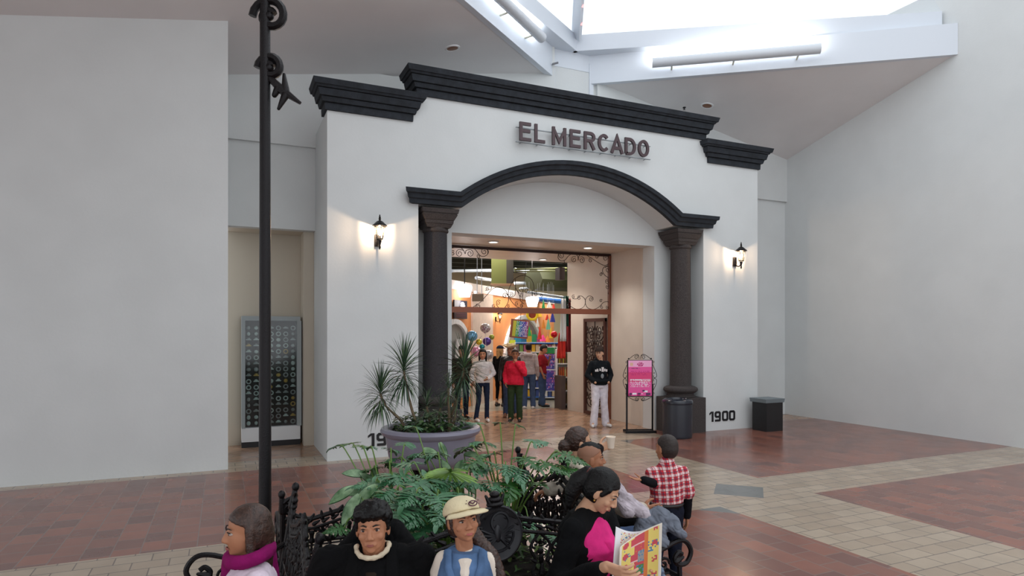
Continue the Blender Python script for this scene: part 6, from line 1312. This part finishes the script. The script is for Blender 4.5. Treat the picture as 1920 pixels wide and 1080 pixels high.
# G: person at the left edge
loc = V(.13, 3.3, 0); yaw = facing(-60)
person('person in a white top with magenta scarf seated at the far left edge bench', loc, yaw, 1.6, SIT(.05, .47), (0, 0, 0), 1.0, SK1, .007, female=True,
    top=dict(m=fabric('pinkish_white_cloth', srgb(222, 206, 220)), g=.03, sr=.02, hem=.3, name='white_top', extra=[]), pants=dict(m=JEAN, r=.01), shoes=SHB, hairf=hair(lambda q: h_long(q, .14), HAIRBR, .007))
tt = [o for o in bpy.data.objects if o.name.startswith('person') and o.get('label', '').startswith('person in a white top')][0]
q = MB(); q.tube([(.1 * math.cos(a), .02 + .09 * math.sin(a), 1.0 - .02 * math.sin(a)) for a in [2 * PI * k / 16 for k in range(16)]], .035, 8, closed=True); q.cap((.06, .1, .98), (.08, .13, .75), .035, .025); q.cap((.08, -.08, .98), (.1, -.12, .72), .035, .03); remeshed(q, 'magenta_scarf', fabric('magenta_cloth', srgb(130, 20, 90)), tt, .008, 3, .006, 15)
# grey jacket draped over the arm of the bench
c = at(1236, 1010, 4.25); t = thing('grey_jacket', 'blue grey jacket draped over the arm and back of the right hand bench', 'jacket', c, -YAW)
q = MB(); q.chain([(-.13, .0, .0), (-.08, .05, .1), (-.0, .07, .14), (.08, .06, .1), (.14, .02, .03)], [.05, .06, .06, .055, .04]); q.chain([(-.08, .03, .06), (-.07, 0, -.02)], [.055, .045]); q.chain([(.0, .05, .1), (.0, .0, .0), (.02, -.01, -.03)], [.06, .055, .045]); q.chain([(.08, .05, .08), (.12, .0, .05), (.15, -.0, .03)], [.05, .045, .036]); remeshed(q, 'cloth', fabric('blue_grey_cloth', srgb(112, 118, 130), na=.15), t, .007, 4, .02, 13)
c = at(1172, 945, 4.3); t = thing('lilac_jacket', 'pale lilac jacket bunched over the back of the right hand bench', 'jacket', c, -YAW)
q = MB(); q.chain([(-.06, .02, .14), (-.03, .02, .06), (.03, .02, .0), (.1, .02, -.05), (.13, .0, -.08)], [.03, .05, .055, .05, .045]); q.chain([(-.03, .0, .02), (.02, -.02, -.05)], [.045, .04]); remeshed(q, 'cloth', LILAC, t, .006, 3, .016, 16)
c = at(1237, 1084, 3.9); t = thing('shiny_bag', 'shiny blue grey bag on the bench seat beneath the scrolled arm', 'bag', c, -YAW)
q = MB(); q.chain([(-.06, 0, .1), (-.01, 0, .04), (.02, 0, -.05), (.0, 0, -.1)], [.035, .04, .035, .03]); remeshed(q, 'cloth', mat('glossy_blue_grey', srgb(104, 122, 146), .25), t, .006, 3, .02, 16)
# ornate lamp post at the left, only its scrolls reach into view
c = at(497, 700, 4.7); t = thing('iron_lamp_post', 'black ornate iron lamp post whose scrolls and leaf tip show at the top left', 'lamp post', (c.x, c.y, 0), -YAW)
q = MB(); q.lathe([(.16, 0), (.16, .06), (.1, .12), (.06, .3), (.045, .5), (.04, 2.5), (.035, 5.2), (.05, 5.3), (.0, 5.5)], n=20); q.build('pole', IRON, t)
for zc, r_ in ((4.38, .14), (4.0, .1)): q = MB(); q.tube(spiral((.02, zc), r_ * .95, PI, 1.4, lambda a, b: (a + .02, 0, b), 24, .2, -1), .03, 7); q.sphere((.03, 0, zc), .035); q.build('scroll', IRON, t)
q = MB(); q.tube([(0, 0, 3.96), (.12, 0, 3.84), (.26, 0, 3.74)], [.02, .035, .012], 7); q.cap((.14, 0, 3.95), (.15, 0, 3.83), .012, .03); q.cap((.15, 0, 3.8), (.1, 0, 3.7), .03, .012); q.cap((.1, .0, 3.86), (.07, 0, 3.8), .03, .02); q.build('leaf_tip', IRON, t)
